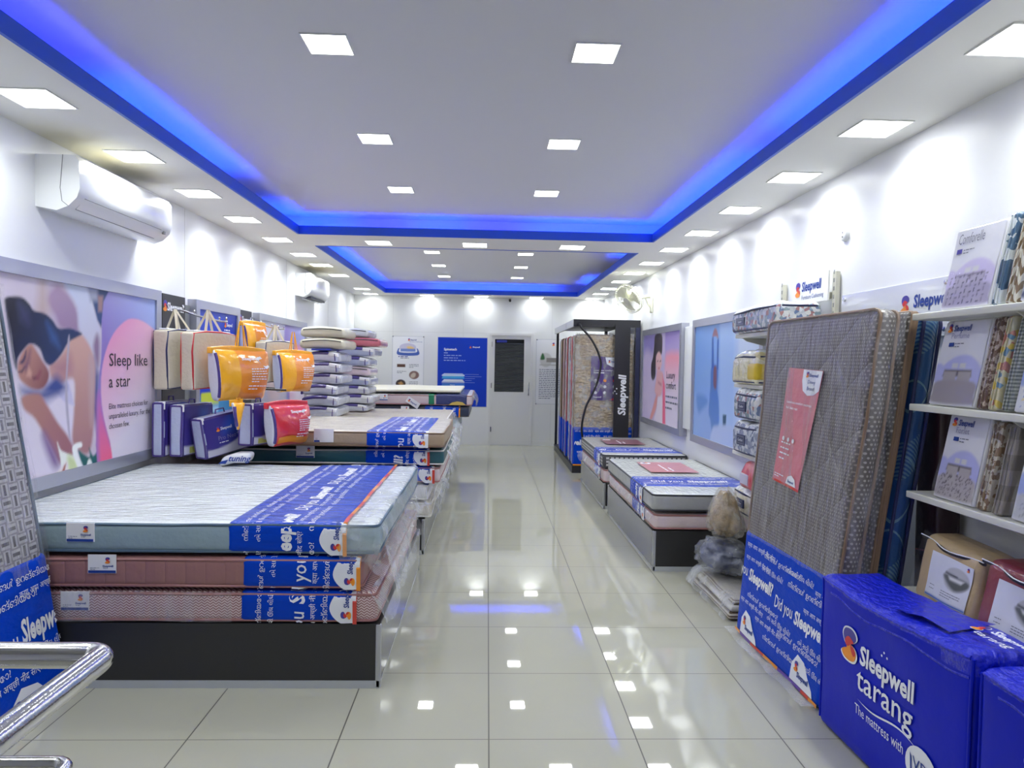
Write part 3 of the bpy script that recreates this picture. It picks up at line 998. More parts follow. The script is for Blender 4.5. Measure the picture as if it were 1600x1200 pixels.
def film3(root, fn):
    drape(root, lambda u, v: (-.53 + .09 * u + .02 * math.sin(v * 13), 3.215 + 1.80 * v, .45 - .15 * u ** 1.5), 8, 40, m=FILM_H, amp=.016)
    drape(root, lambda u, v: (-2.0 + .85 * u, 3.212 - .006 * math.sin(9 * u), .452 - .14 * v), 30, 8, amp=.004, m=FILM_V)
mattress('pink chevron mattress at the bottom of the nearest left stack', -2.37, -.49, 3.225, 5.06, .302, .455, CHEV, None, PIPE_P,
         ('x', -1.125, -.585), G1, tagpos=((-1.92, .36, .125),), seed=3, s0=-.20, edge=(REDE,), film=film3)

G2 = 'mattresses stacked on the second left platform'
def end_film(x, y0, y1, z0, z1, out=.07, m=None):
    def film(root, fn):
        drape(root, lambda u, v: (x + .02 + out * math.sin(u * PI * .7) + .012 * math.sin(v * 17), y0 + (y1 - y0) * v, z1 - .02 - (z1 - z0 - .035) * u), 8, 24, m=m or FILM_H, amp=.016)
    return film
mattress('cream mattress at the bottom of the second left stack, bulging in clear plastic', -2.36, -.43, 5.50, 7.0, .282, .42, CREAM_Q, None, PIPE_W, None, G2, seed=4, wob=.015, film=end_film(-.43, 5.5, 6.95, .27, .43, .05))
mattress('white mattress, second from the bottom of the second left stack', -2.36, -.45, 5.49, 7.0, .422, .56, WHITE_S, None, PIPE_W, None, G2, seed=5, film=end_film(-.45, 5.5, 6.9, .40, .56, .08))
mattress('pale pink mattress with a blue wrap, third in the second left stack', -2.36, -.36, 5.48, 7.0, .562, .70, PINKISH, None, PIPE_P, ('x', -.95, -.40), G2, seed=6, s0=-.25, edge=(REDE,))
mattress('dark teal and white mattress with a blue wrap in the second left stack', -2.0, -.33, 5.47, 7.0, .702, .838, TEAL_D, None, PIPE_W, ('x', -.95, -.44), G2, tagpos=((-1.47, .755, .14),), seed=7, s0=-.55, edge=(REDE,), film=end_film(-.33, 5.48, 6.9, .68, .84, .05))
mattress('tan mattress with a cream quilted top and blue wrap, top of the second left stack', -2.34, -.32, 5.40, 6.78, .848, .984, TAN_S, CREAM_Q, PIPE_T, ('x', -.93, -.44), G2, tagpos=((-1.32, .885, .15),), seed=8, s0=-.18, sleeve_top=SLEEVE_T, film=end_film(-.30, 5.4, 6.7, .865, .975, .05), wob=.012)
# lower white panel of the teal mattress border
mattress('white mattress with grey piping below the pillow packs, bottom one on the third platform', -2.335, -.42, 7.10, 8.9, .282, .50, WHITE_S, None, PIPE_K, None, 'mattresses under the pillow packs', seed=9, film=end_film(-.42, 7.1, 8.8, .3, .5, .06))
mattress('pale pink mattress below the pillow packs, middle one on the third platform', -2.335, -.40, 7.10, 8.9, .502, .71, PINKISH, None, PIPE_P, ('x', -.95, -.42), 'mattresses under the pillow packs', seed=10, prints=False, film=end_film(-.40, 7.1, 8.8, .48, .7, .06))
mattress('cream mattress directly under the pillow packs, top one on the third platform', -2.335, -.42, 7.10, 8.9, .712, .92, CREAM_Q, None, PIPE_W, None, 'mattresses under the pillow packs', seed=11, film=end_film(-.42, 7.1, 8.8, .66, .91, .07))
G4 = 'mattresses stacked on the farthest left platform'
mattress('white mattress low in the farthest left stack', -2.34, -.42, 9.55, 11.3, .302, .53, WHITE_S, None, PIPE_W, None, G4, seed=12)
mattress('grey mattress under the navy one in the farthest left stack', -2.34, -.40, 9.55, 11.3, .532, .76, TEAL_S, None, PIPE_B, None, G4, seed=13)
mattress('navy mattress with a blue wrap in the farthest left stack', -2.3, -.24, 9.50, 11.3, .762, .915, NAVY_S, None, PIPE_K, ('x', -.85, -.36), G4, tagpos=((-1.16, .83, .11),), seed=14, s0=-.1, edge=(ORANGE,), far=True, lobe=False)
m_ = mattress('pale pink mattress with a green and navy cover end, under the cream topper', -2.3, -.20, 9.50, 11.3, .918, 1.075, PINKISH, WHITE_S, PIPE_P, None, G4, tagpos=((-1.47, .98, .13),), seed=15, film=end_film(-.22, 9.5, 11.2, .90, 1.08, .06))
mb = MB().rbox((-.80, 9.494, .920), (-.70, 11.3, 1.077), .03, (2, 6, 2)); mb.build('green_band', mat('green wrap', (22, 130, 92), .35, coat=.5), m_, smooth=50)
mb = MB().rbox((-.70, 9.494, .920), (-.26, 11.3, 1.077), .03, (3, 6, 2)); mb.build('navy_cover', mat('navy print wrap', (44, 56, 112), .35, coat=.7, bump=.5, bscale=20), m_, smooth=50)
f_ = Face.plane((-1.10, 9.488, .935), Vector((.84, 0, -.54)) * 1, Vector((.54, 0, .84)), (0, -1, 0))
mb = MB(); mb.poly([f_.fn(-.02, .03, .002), f_.fn(.17, .03, .002), f_.fn(.17, .115, .002), f_.fn(-.02, .115, .002)], TAGW)
brand(mb, f_, .0, .06, .03, INK_B, lift=.004); mb.build('diagonal_sticker', None, m_, fix=False)
mb = MB(); f_ = Face.plane((-.52, 9.49, .93), (1, 0, 0), (0, 0, 1), (0, -1, 0))
shape(mb, f_, [(0, 0), (.05, .035), (.12, .05), (.19, .04), (.24, 0)], mat('straw yellow print', (206, 178, 92), .4), .004, False); mb.build('printed_motif', None, m_, fix=False)
tm = thing('mattress_topper', (-1.1, 10.3, 1.08), 'thin cream mattress topper lying on the farthest left stack', 'mattress topper')
def tfn(x, y, z):
    k = noise.noise(Vector((x * 2.5, y * 2, 3))) * .014
    return (x, y, z + k + .006)
MB().rbox((-1.72, 9.52, 1.086), (-.36, 11.25, 1.128), .02, (18, 14, 1), None, tfn).build('body', mat('cream cotton', (226, 222, 204), .6, bump=.3, bscale=20), tm, smooth=60)
MB().tube([tfn(x, 9.518, 1.09) for x in np.linspace(-1.70, -.37, 24)], .006, PIPE_K, 6).build('piping', PIPE_K, tm, smooth=60)

# ================================================================== LOW BEDS ALONG THE RIGHT WALL
bed_base('black bed platform nearest on the right side, beside the shelf of comforter bags', 1.24, 2.115, 5.075, 7.02, .30, -1)
bed_base('black bed platform farther on the right side, next to the mattress rack', 1.235, 2.115, 7.245, 9.0, .275, -1)
G5 = 'mattresses on the low right platforms'
def card(root, x0, x1, y0, y1, z, m, seed):
    mb = MB().box((x0, y0, z - .002), (x1, y1, z + .001), m); o = mb.build('printed_card', m, root)
    f = Face.plane((x1, y0, z), (0, 1, 0), (-1, 0, 0), (0, 0, 1))
    mb = MB(); small_lines(mb, f, .05, (x1 - x0) * .6, (y1 - y0) * .6, 2, .05, .016, INK_W, .004, seed)
    shape(mb, f, ell((y1 - y0) * .85, (x1 - x0) * .85, .05, .05), INK_W, .003); swirl(mb, f, (y1 - y0) * .82, (x1 - x0) * .8, .05, .005)
    mb.build('lettering', None, o, fix=False)
ROSE = mat('rose pink card', (214, 138, 146), .35, coat=.8, cr=.15, bump=.3, bscale=20)
PURP = mat('wine purple card', (150, 96, 112), .35, coat=.8, cr=.15, bump=.3, bscale=20)
PALE_Q = mat('pale grey quilt under film', (206, 210, 206), .4, coat=.9, cr=.14, bump=.8, bscale=12, stretch=(3, 1, 1))
WEAVE_P = mat('pale grey woven quilt under film', (180, 180, 178), .4, coat=.9, cr=.14, bump=.8, bscale=20, stretch=(1.5, 1, 1), var=.2, vscale=30)
GREY_S = mat('silver grey knit under film', (166, 168, 172), .4, coat=.7, cr=.12, bump=.5, bscale=12)
mattress('white and pink knit mattress, lower one on the nearest right platform', 1.245, 2.11, 5.085, 7.0, .302, .435, PINKISH, None, PIPE_P, ('y', 5.38, 5.86), G5, seed=16, s0=-.3, film=lambda r, f: drape(r, lambda u, v: (1.232 - .02 * math.sin(u * 3), 5.09 + 1.85 * v, .418 - .10 * u), 6, 30, amp=.012))
a_ = mattress('pale quilted mattress with a rose card, upper one on the nearest right platform', 1.225, 2.11, 5.075, 6.98, .438, .585, GREY_S, PALE_Q, PIPE_K, ('y', 5.38, 5.86), G5, seed=17, s0=-.5, sleeve_top=SLEEVE_T)
card(a_, 1.44, 1.86, 6.02, 6.62, .590, ROSE, 1)
mattress('pink knit mattress in loose plastic, lower one on the farther right platform', 1.235, 2.11, 7.25, 8.95, .277, .43, PINKISH, None, PIPE_P, ('y', 7.45, 7.90), G5, seed=18, s0=-.2, film=lambda r, f: drape(r, lambda u, v: (1.215 - .05 * math.sin(u * 3), 7.25 + 1.68 * v, .410 - .13 * u), 6, 24, m=FILM_H, amp=.016))
a_ = mattress('grey woven mattress with a wine purple card on the farther right platform', 1.22, 2.11, 7.24, 8.95, .433, .59, WEAVE2, WEAVE_P, PIPE_K, ('y', 7.40, 7.86), G5, seed=19, s0=-.4, sleeve_top=SLEEVE_T)
card(a_, 1.40, 1.85, 8.05, 8.55, .595, PURP, 2)

# ================================================================== LEANING MATTRESSES
def lean(name, label, P00, P10, P01, P11, thick, face_m, side_m, pipe, group=None, wob=.008, inner=True, seed=0, cat='mattress', r=.05):
    """upright mattress: front face corners P00 (left bottom) P10 (right bottom) P01 P11 (top), thickness going back"""
    P = [Vector(p) for p in (P00, P10, P01, P11)]
    n = (P[1] - P[0]).cross(P[2] - P[0]).normalized()          # towards the viewer
    Wd = (P[1] - P[0]).length; Hh = (P[2] - P[0]).length
    def pt(u, v, l=0.0):
        a, b = u / Wd, v / Hh
        q = (P[0] * (1 - a) + P[1] * a) * (1 - b) + (P[2] * (1 - a) + P[3] * a) * b
        return q + n * (l + noise.noise(Vector((u * 2 + seed, v * 2, 1))) * wob)
    c = pt(Wd / 2, 0)
    root = thing(name, (c.x, c.y, 0), label, cat, group)
    b = MB().rbox((0, 0, -thick), (Wd, Hh, 0), r, (8, 14, 2), face_m, lambda u, v, w: pt(u, v, w)).build('body', face_m, root, smooth=50)
    if side_m:
        b.data.materials.append(side_m)
        for p in b.data.polygons:
            if abs(p.normal.dot(n)) < .6: p.material_index = 1
    if pipe:
        mb = MB(); q = r * .3
        for w in (-.012, -thick + .012):
            loop = []
            for cx, cy, a in ((Wd - r, Hh - r, 0), (r, Hh - r, 90), (r, r, 180), (Wd - r, r, 270)):
                for t in (0, 30, 60, 90):
                    an = math.radians(a + t); loop.append((cx + (r - .006) * math.cos(an), cy + (r - .006) * math.sin(an)))
            pts = []
            for i in range(len(loop)):
                A, B = loop[i], loop[(i + 1) % len(loop)]
                m = max(1, int(math.dist(A, B) / .15))
                pts += [pt(A[0] + (B[0] - A[0]) * t / m, A[1] + (B[1] - A[1]) * t / m, w) for t in range(m)]
            mb.tube(pts, .008, pipe, 6, closed=True)
        mb.build('piping', pipe, root, smooth=60)
    return root, pt, Wd, Hh
def lean_sleeve(root, pt, Wd, v1, thick, r=.03):
    return MB().rbox((-.006, .0, -thick - .005), (Wd + .006, v1, .006), r, (8, 5, 2), SLEEVE, lambda u, v, w: pt(u, v, w)).build('printed_wrap', SLEEVE, root, smooth=50)
# left, by the railing
root, pt, Wd, Hh = lean('leaning_mattress', 'grey basket weave mattress leaning on the left wall behind the steel railing', (-1.867, 2.12, 0.004), (-1.867, 3.19, .004), (-2.172, 2.12, 1.85), (-2.172, 3.19, 1.85), .12, WEAVE, WEAVE, PIPE_B, seed=3)
sl = lean_sleeve(root, pt, Wd, .645, .12)
fc = Face(lambda u, v, l=0.0: pt(u, v, l + .0075), .05)
mb = MB()
write(mb, fc, 'Did you', Wd - .515, .295, .135, INK_W, .006, .08, width=.245); write(mb, fc, 'Sleepwell?', Wd - .245, .315, .135, INK_W, .034, .12, clip=(0, 0, Wd - .005, 1), sx=.56)
for t, u, v, s in ((T_MAL, Wd - .42, .56, .042), (T_GUJ, Wd - .80, .55, .042), (T_MAL, Wd - .60, .48, .045), (T_DEV, Wd - .22, .50, .036), (T_DEV, Wd - .95, .47, .042), (T_GUJ, Wd - .26, .24, .04), (T_MAL, Wd - .80, .22, .042), (T_DEV, Wd - .55, .17, .04)):
    write(mb, fc, t, u, v, s, INK_W, clip=(0, 0, Wd - .005, 1))
mb.build('lettering', None, sl, fix=False)
mb = MB(); shape(mb, fc, [(Wd - .40, .006), (Wd - .38, .09), (Wd - .30, .15), (Wd - .20, .13), (Wd - .13, .06), (Wd - .10, .006)], INK_W, .001)
swirl(mb, fc, Wd - .36, .05, .06, .003); write(mb, fc, 'Sleepwell', Wd - .30, .05, .045, INK_B, .03, lift=.003); mb.build('wrap_emblem', None, sl, fix=False)
drape(root, lambda u, v: pt(-.02 + (Wd + .03) * u, .58 + 1.27 * v, .006 + .006 * math.sin(u * 40)), 24, 30, amp=.005, m=FILM_V)

# right: blue one, thin brown-edged one, grey one (from the wall outwards)
A, B, Ct, Dt = Vector((1.462, 3.95, .004)), Vector((1.487, 3.01, .004)), Vector((1.617, 4.0, 1.785)), Vector((1.702, 2.98, 1.79))
nb = (B - A).cross(Ct - A).normalized()
off = lambda d: [p - nb * d for p in (A, B, Ct, Dt)]
def floor_to(ps):   # slide down so that the slab stands on the floor
    return [Vector((p.x, p.y, p.z)) for p in ps]
GL = 'mattresses leaning on the right wall'
root, pt, Wd, Hh = lean('leaning_mattress', 'grey dotted mattress with a long rose card, front one leaning on the right', *off(0), .105, GREYDOT, GREYSIDE, PIPE_T, GL, seed=5, wob=.012)
sl = lean_sleeve(root, pt, Wd, .585, .105)
fc = Face(lambda u, v, l=0.0: pt(u, v, l + .0075), .05)
mb = MB()
for (u, v) in ((-.10, .335), (.44, .290)):
    write(mb, fc, 'Did you', u, v, .09, INK_W, .006, .06, width=.185, clip=(.004, 0, Wd - .004, 1)); write(mb, fc, 'Sleepwell?', u + .205, v - .01, .09, INK_W, .034, .12, width=.30, clip=(.004, 0, Wd - .004, 1))
for t, u, v, s in ((T_DEV, .05, .50, .034), (T_MAL, .26, .49, .036), (T_GUJ, .52, .49, .036), (T_DEV, .05, .43, .03), (T_GUJ, .25, .42, .034), (T_MAL, .55, .43, .038), (T_DEV, .80, .47, .03), (T_MAL, .12, .235, .034), (T_GUJ, .38, .20, .034), (T_DEV, .25, .15, .03), (T_MAL, .5, .17, .036), (T_GUJ, .70, .20, .034), (T_MAL, .36, .09, .034), (T_DEV, .72, .36, .03), (T_GUJ, .74, .11, .034), (T_DEV, .04, .19, .03)):
    write(mb, fc, t, u, v, s, INK_W, clip=(.004, 0, Wd - .004, 1))
mb.build('lettering', None, sl, fix=False)
for u0 in (.075, .665):
    mb = MB()
    shape(mb, fc, [(u0, .022), (u0 + .005, .10), (u0 + .05, .155), (u0 + .115, .14), (u0 + .16, .09), (u0 + .21, .05), (u0 + .225, .022)], INK_W, .0012)
    swirl(mb, fc, u0 + .03, .075, .05, .003); write(mb, fc, 'Sleepwell', u0 + .065, .055, .036, INK_B, .03, .1, lift=.003, sx=.8)
    mb.build('wrap_emblem', None, sl, fix=False)
mb = MB(); cs = (ORANGE, PURE, PURE, REDE, REDE, ORANGE, ORANGE, PURE, PURE, PURE, REDE, ORANGE)
for i in range(24):
    a, b = Wd * i / 24, Wd * (i + 1) / 24
    mb.add([fc.fn(a, .004, .002), fc.fn(b, .004, .002), fc.fn(b, .021, .002), fc.fn(a, .021, .002)], [(0, 1, 2, 3)], cs[i // 2])
mb.build('wrap_edge', None, sl, fix=False)
mb = MB(); cd = [(.245, .925), (.525, .905), (.60, 1.505), (.30, 1.52)]
CARD = mat('long rose card', (214, 120, 134), .35, coat=.8, cr=.15, bump=.25, bscale=16)
n = 8
gf = lambda u, v, l=0: (lambda q: fc.fn(q[0], q[1], l))([cd[0][i] * (1 - u) * (1 - v) + cd[1][i] * u * (1 - v) + cd[2][i] * u * v + cd[3][i] * (1 - u) * v for i in (0, 1)])
mb.grid(lambda u, v: gf(u, v, .002), 6, 14, CARD)
o = mb.build('printed_card', CARD, root, fix=False)
mb = MB(); cf = Face(lambda u, v, l=0.0: gf(u / .29, v / .6, l + .003))
shape(mb, cf, [(.135, .598), (.288, .598), (.288, .50), (.25, .475), (.20, .468), (.155, .49), (.137, .54)], INK_W, .001)
brand(mb, cf, .165, .565, .022, INK_B, lift=.003); write(mb, cf, 'Dewy', .19, .53, .026, INK_B, lift=.003); write(mb, cf, 'Brand', .19, .497, .026, INK_B, lift=.003)
write(mb, cf, 'Luxurious comfort mattress', .03, .415, .020, INK_W, .01, lift=.003); write(mb, cf, 'feel, best rest', .03, .385, .020, INK_W, .01, lift=.003)
small_lines(mb, cf, .035, .20, .10, 4, .028, .008, INK_W, .003, 4)
for q in range(3): shape(mb, cf, ell(.05 + q * .05, .225, .012, .012, 10), INK_W, .003)
shape(mb, cf, [(.15, .004), (.16, .04), (.20, .055), (.24, .04), (.26, .004)], INK_W, .002); write(mb, cf, 'Sleepwell', .17, .015, .018, INK_B, .02, lift=.004)
small_lines(mb, cf, .02, .03, .1, 2, .012, .005, INK_W, .003, 5)
mb.build('lettering', None, o, fix=False)
mb = MB(); mb.grid(lambda u, v: gf(u, -.02 * v, .002), 6, 1, REDE); mb.build('card_edge', None, o, fix=False)
drape(root, lambda u, v: pt(.0 + Wd * u, .56 + 1.22 * v, .010 + .006 * math.sin(u * 30 + v * 6)), 30, 30, amp=.006, m=FILM_V)
drape(root, lambda u, v: pt(Wd + .012, .56 + 1.22 * v, .0 - .12 * u), 4, 24, amp=.010, m=FILM_V)
drape(root, lambda u, v: pt(.01 + Wd * u, -.012 + .015 * v, .02 + .06 * (1 - v)) + Vector((0, 0, .014 + .01 * (1 - v))), 30, 4, amp=.010, m=FILM_H, name='plastic_hem')
root, pt, Wd, Hh = lean('leaning_mattress', 'slim mattress with brown edges squeezed between the grey and the blue leaning ones', *off(.135), .045, GREYSIDE, PIPE_T, PIPE_T, GL, seed=6, r=.02)
ps = off(.195)
root, pt, Wd, Hh = lean('leaning_mattress', 'blue jacquard mattress, rearmost one leaning on the right wall', *ps, .10, BLUEJ, BLUEJ, PIPE_N, GL, seed=7)
sl = lean_sleeve(root, pt, Wd, .30, .10)
# ================================================================== POSTER FRAMES ON THE WALLS
SILVER = mat('silver poster frame', (172, 174, 190), .3, .55, coat=.3)
BACKING = mat('poster backing', (220, 220, 226), .5)
LF = lambda x, y0, z0: Face.plane((x, y0, z0), (0, 1, 0), (0, 0, 1), (1, 0, 0))
RF = lambda x, y1, z0: Face.plane((x, y1, z0), (0, -1, 0), (0, 0, 1), (-1, 0, 0))
def poster_frame(face, W, Hh, depth, label, base, shapes, nu, bar=.072, group=None, off=None):
    c = face.fn(W / 2, 0, 0)
    r = thing('poster_frame', (c.x, c.y, c.z), label, 'poster', group)
    mb = MB()
    def bar_(a, b, cc, d):      # mitred, slightly raised aluminium profile
        vs = []
        for (u, v) in (a, b, cc, d): vs.append(face.fn(u, v, -depth))
        for (u, v) in (a, b, cc, d): vs.append(face.fn(u, v, 0.012))
        # outer edge low, inner edge a little lower: clip-frame profile
        mb.add(vs, [(0, 3, 2, 1), (4, 5, 6, 7), (0, 1, 5, 4), (1, 2, 6, 5), (2, 3, 7, 6), (3, 0, 4, 7)], SILVER)
    i = bar
    bar_((0, 0), (W, 0), (W - i, i), (i, i)); bar_((W, 0), (W, Hh), (W - i, Hh - i), (W - i, i)); bar_((W, Hh), (0, Hh), (i, Hh - i), (W - i, Hh - i)); bar_((0, Hh), (0, 0), (i, i), (i, Hh - i))
    mb.build('frame', SILVER, r)
    mb = MB(); P = [face.fn(u, v, l) for l in (-depth, -.004) for u, v in ((.01, .01), (W - .01, .01), (W - .01, Hh - .01), (.01, Hh - .01))]
    mb.add(P, [(0, 3, 2, 1), (4, 5, 6, 7), (0, 1, 5, 4), (1, 2, 6, 5), (2, 3, 7, 6), (3, 0, 4, 7)]); mb.build('backing', BACKING, r)
    a = i - .004
    S = [(([(x - a, y - a) for x, y in s[0]]),) + tuple(s[1:3]) + ((s[3], tuple(v - a for v in s[4])) if len(s) > 3 else ()) for s in shapes]
    p = picture('picture', face, W - 2 * a, Hh - 2 * a, base, S, nu, r, a, a)
    return r
# "Sleep like a star"
FA = LF(-2.36, 3.22, .80)
SK, SK2 = (216, 176, 172), (186, 140, 148)
A_ = [
 ([(.0, .0), (.8, .0), (.8, .55), (.5, .62), (.0, .5)], (214, 204, 224), .08, (226, 216, 232), (0, 0, .6, .6)),
 ([(.62, 1.041), (.658, 1.079), (.715, 1.11), (.803, 1.077), (.882, 1.012), (.925, .923), (.906, .848), (.743, .859), (.686, .926), (.614, .99)], (172, 144, 172), .03, (150, 124, 160), (.65, 1.1, .9, .85)),
 ([(.52, .85), (.56, 1.12), (.61, 1.12), (.64, .9)], (190, 168, 168), .04),
 ([(.773, 1.127), (1.004, 1.116), (1.091, .971), (1.14, .858), (1.091, .702), (.925, .849), (.894, .994)], (196, 204, 226), .02, (204, 200, 218), (.8, 1.1, 1.1, .7)),
 ([(1.01, 1.13), (1.26, 1.13), (1.147, .889), (1.105, .934)], (26, 62, 116), .01), ([(1.0, 1.13), (1.03, 1.04), (1.11, 1.05), (1.11, 1.13)], (150, 154, 182), .02),
 ([(1.112, 1.081), (1.17, 1.085), (1.161, .988), (1.115, .984)], (150, 114, 118), .012), ([(1.063, .78), (1.10, .85), (1.13, .80), (1.12, .66), (1.08, .7)], (140, 116, 150), .02),
 ([(1.063, .702), (1.125, .6), (1.118, .234), (1.049, .395)], (48, 78, 146), .03),
 ([(.421, .568), (.628, .562), (.771, .575), (.88, .554), (.879, .112), (.545, .074), (.469, .302)], (222, 214, 230), .03),
 ([(.832, .809), (.894, .837), (.957, .832), (1.036, .758), (1.077, .663), (1.077, .548), (1.056, .241), (1.008, .139), (.923, .158), (.848, .226), (.861, .371), (.874, .554), (.819, .592), (.742, .558), (.656, .596), (.645, .665), (.725, .7)], (206, 164, 154), .014, (170, 124, 128), (.9, .8, .9, .2)),
 ([(1.03, .72), (1.075, .65), (1.07, .5), (1.04, .3), (1.02, .5), (1.02, .65)], (190, 162, 168), .03),
 ([(.66, .66), (.74, .60), (.84, .62), (.83, .72), (.75, .69)], (176, 130, 142), .04),
 ([(.701, .517), (.771, .522), (.807, .574), (.861, .452), (.867, .43), (.771, .461), (.724, .495)], (198, 194, 222), .008),
 ([(.69, .60), (.76, .57), (.79, .53), (.70, .5), (.6, .53)], (60, 78, 146), .03),
 ([(.411, .543), (.601, .535), (.713, .538), (.628, .476), (.496, .483)], (54, 76, 142), .04),
 ([(.416, .503), (.548, .514), (.612, .459), (.712, .348), (.8, .268), (.86, .188), (.848, .145), (.757, .111), (.711, .135), (.627, .251), (.521, .381), (.435, .437)], (182, 132, 122), .012, (158, 106, 118), (.45, .5, .75, .15)),
 ([(.60, .30), (.70, .17), (.72, .10), (.66, .12), (.58, .27)], (126, 98, 150), .03),
 ([(.398, .698), (.437, .747), (.487, .775), (.523, .749), (.58, .689), (.634, .631), (.629, .579), (.58, .539), (.506, .539), (.436, .568), (.397, .601), (.383, .65)], (182, 132, 122), .010, (134, 82, 88), (.45, .66, .62, .56)),
 ([(.43, .655), (.46, .70), (.485, .74), (.47, .66), (.45, .635)], (120, 84, 110), .02),
 ([(.296, .991), (.352, 1.006), (.424, 1.006), (.478, .978), (.514, .948), (.603, .938), (.669, .908), (.725, .865), (.832, .87), (.944, .846), (.894, .822), (.814, .79), (.742, .718), (.657, .665), (.602, .682), (.559, .75), (.487, .775), (.437, .747), (.388, .698), (.378, .64), (.35, .698), (.323, .824), (.296, .948)], (22, 24, 46), .008, (24, 52, 100), (.36, .95, .72, .70)),
 ([(.40, .97), (.46, .93), (.47, .88), (.42, .90)], (62, 66, 112), .04), ([(.62, .89), (.70, .82), (.73, .76), (.66, .80)], (52, 92, 152), .03),
 ([(.402, .676), (.427, .698), (.452, .741), (.446, .698), (.422, .672)], (46, 46, 92), .008), ([(.39, .63), (.42, .64), (.44, .655), (.42, .625)], (54, 46, 84), .008),
 ([(.47, .66), (.495, .625), (.488, .60), (.452, .607)], (208, 160, 146), .010), ([(.50, .60), (.53, .607), (.545, .594), (.51, .585)], (112, 62, 84), .010), ([(.527, .592), (.559, .638), (.575, .631), (.548, .585)], (144, 80, 96), .012),
 ([(.808, .808), (.826, .809), (.801, .592), (.806, .466), (.83, .264), (.842, .234), (.812, .266), (.782, .467), (.789, .593)], (176, 170, 190), .006),
 ([(.904, .167), (.956, .142), (1.022, .114), (1.015, .173), (1.062, .116), (1.132, .154), (1.139, .067), (1.076, .053), (1.008, .044), (.962, .043)], (24, 96, 98), .008),
 ([(.706, .242), (.74, .192), (.793, .167), (.879, .126), (.923, .049), (.829, .027), (.757, .053), (.734, .15)], (236, 240, 236), .006), ([(.805, .151), (.879, .119), (.93, .059), (.866, .036), (.817, .055)], (204, 218, 164), .02),
 ([(.58, .03), (.68, .06), (.79, .12), (.80, .06), (.72, .03)], (232, 222, 224), .01), ([(.73, .04), (.77, .10), (.79, .11), (.765, .04)], (166, 100, 84), .006),
 ([(.848, .189), (.879, .211), (.936, .212), (.943, .185), (.898, .176), (.917, .125), (.982, .021), (.929, .029), (.866, .128)], (240, 242, 242), .006), ([(1.0, .09), (1.03, .10), (1.06, .05), (1.07, .02), (.99, .02)], (236, 240, 240), .006),
 ([(1.241, 1.13), (1.93, 1.13), (1.93, .0), (1.172, .0), (1.104, .391), (1.147, .702)], (140, 122, 196), .006, (160, 178, 230), (1.2, .8, 1.85, 1.1)),
 ([(1.13, .5), (1.16, .38), (1.25, .18), (1.36, 0), (1.15, 0), (1.10, .39)], (238, 104, 140), .03, (176, 112, 186), (1.2, .05, 1.13, .55)),
 ([(1.147, .585), (1.197, .742), (1.294, .864), (1.426, .944), (1.533, .968), (1.681, .955), (1.848, .901), (1.93, .85), (1.93, -.05), (1.37, -.05), (1.248, .18), (1.161, .388)], (228, 150, 190), .006, (224, 216, 230), (1.25, .85, 1.6, .3)),
]
fr = poster_frame(FA, 1.915, 1.19, .06, 'large framed poster of a sleeping woman reading Sleep like a star', (204, 192, 208), A_, 210)
mb = MB(); fl = Face(lambda u, v, l=0.0: FA.fn(u, v, l + .001))
write(mb, fl, 'Sleep like', 1.235, .655, .115, INK_K, 0, width=.49); write(mb, fl, 'a star', 1.232, .52, .115, INK_K, 0, width=.26)
for i, (t, wd) in enumerate((('Elite mattress choices for', .50), ('unparalleled luxury. For the', .53), ('choosen few.', .25))): write(mb, fl, t, 1.232, .385 - .062 * i, .05, INK_K, 0, width=wd)
mb.build('lettering', None, fr, fix=False)
# blue poster behind the first bags
FB = LF(-2.36, 5.74, .90)
fr = poster_frame(FB, 1.0, 1.085, .06, 'narrow framed dark blue poster behind the hanging bags', (4, 56, 190), [([(.1, .1), (.9, .1), (.9, .3), (.1, .3)], (40, 130, 190), .01), ([(.12, .22), (.5, .22), (.5, .32), (.12, .32)], (190, 206, 60), .008), ([(.12, .14), (.5, .14), (.5, .20), (.12, .20)], (150, 190, 225), .006)], 40)
mb = MB(); brand(mb, FB, .62, .90, .045, INK_W, lift=.003); small_lines(mb, FB, .62, .86, .25, 1, .03, .012, INK_W, .003); small_lines(mb, FB, .14, .70, .5, 5, .05, .018, INK_W, .003, 3); mb.build('lettering', None, fr, fix=False)
# lavender poster farther along
FC = LF(-2.36, 7.30, .78)
C_ = [([(0, 0), (.9, 0), (1.0, .6), (.8, 1.2), (0, 1.2)], (206, 204, 226), .1), ([(.3, .5), (.55, .9), (.8, .95), (.9, .6), (.7, .3), (.4, .3)], (226, 206, 214), .06), ([(.35, .75), (.5, .98), (.72, .95), (.66, .78), (.5, .70)], (48, 56, 104), .03), ([(.48, .70), (.66, .78), (.68, .66), (.56, .6)], (206, 166, 168), .02),
      ([(1.0, 1.2), (1.95, 1.2), (1.95, -.05), (1.25, -.05), (1.0, .5)], (146, 126, 206), .03, (176, 182, 232), (1.0, .9, 1.8, 1.1)), ([(1.15, .45), (1.3, .8), (1.55, .92), (1.85, .8), (1.95, .4), (1.95, -.1), (1.3, -.1)], (228, 140, 190), .02, (222, 212, 232), (1.3, .8, 1.6, .35)), ([(.9, .0), (1.05, .3), (1.2, .0)], (120, 160, 220), .05)]
fr = poster_frame(FC, 1.90, 1.205, .06, 'framed lavender poster beside the pillow stacks on the left wall', (178, 176, 214), C_, 70)
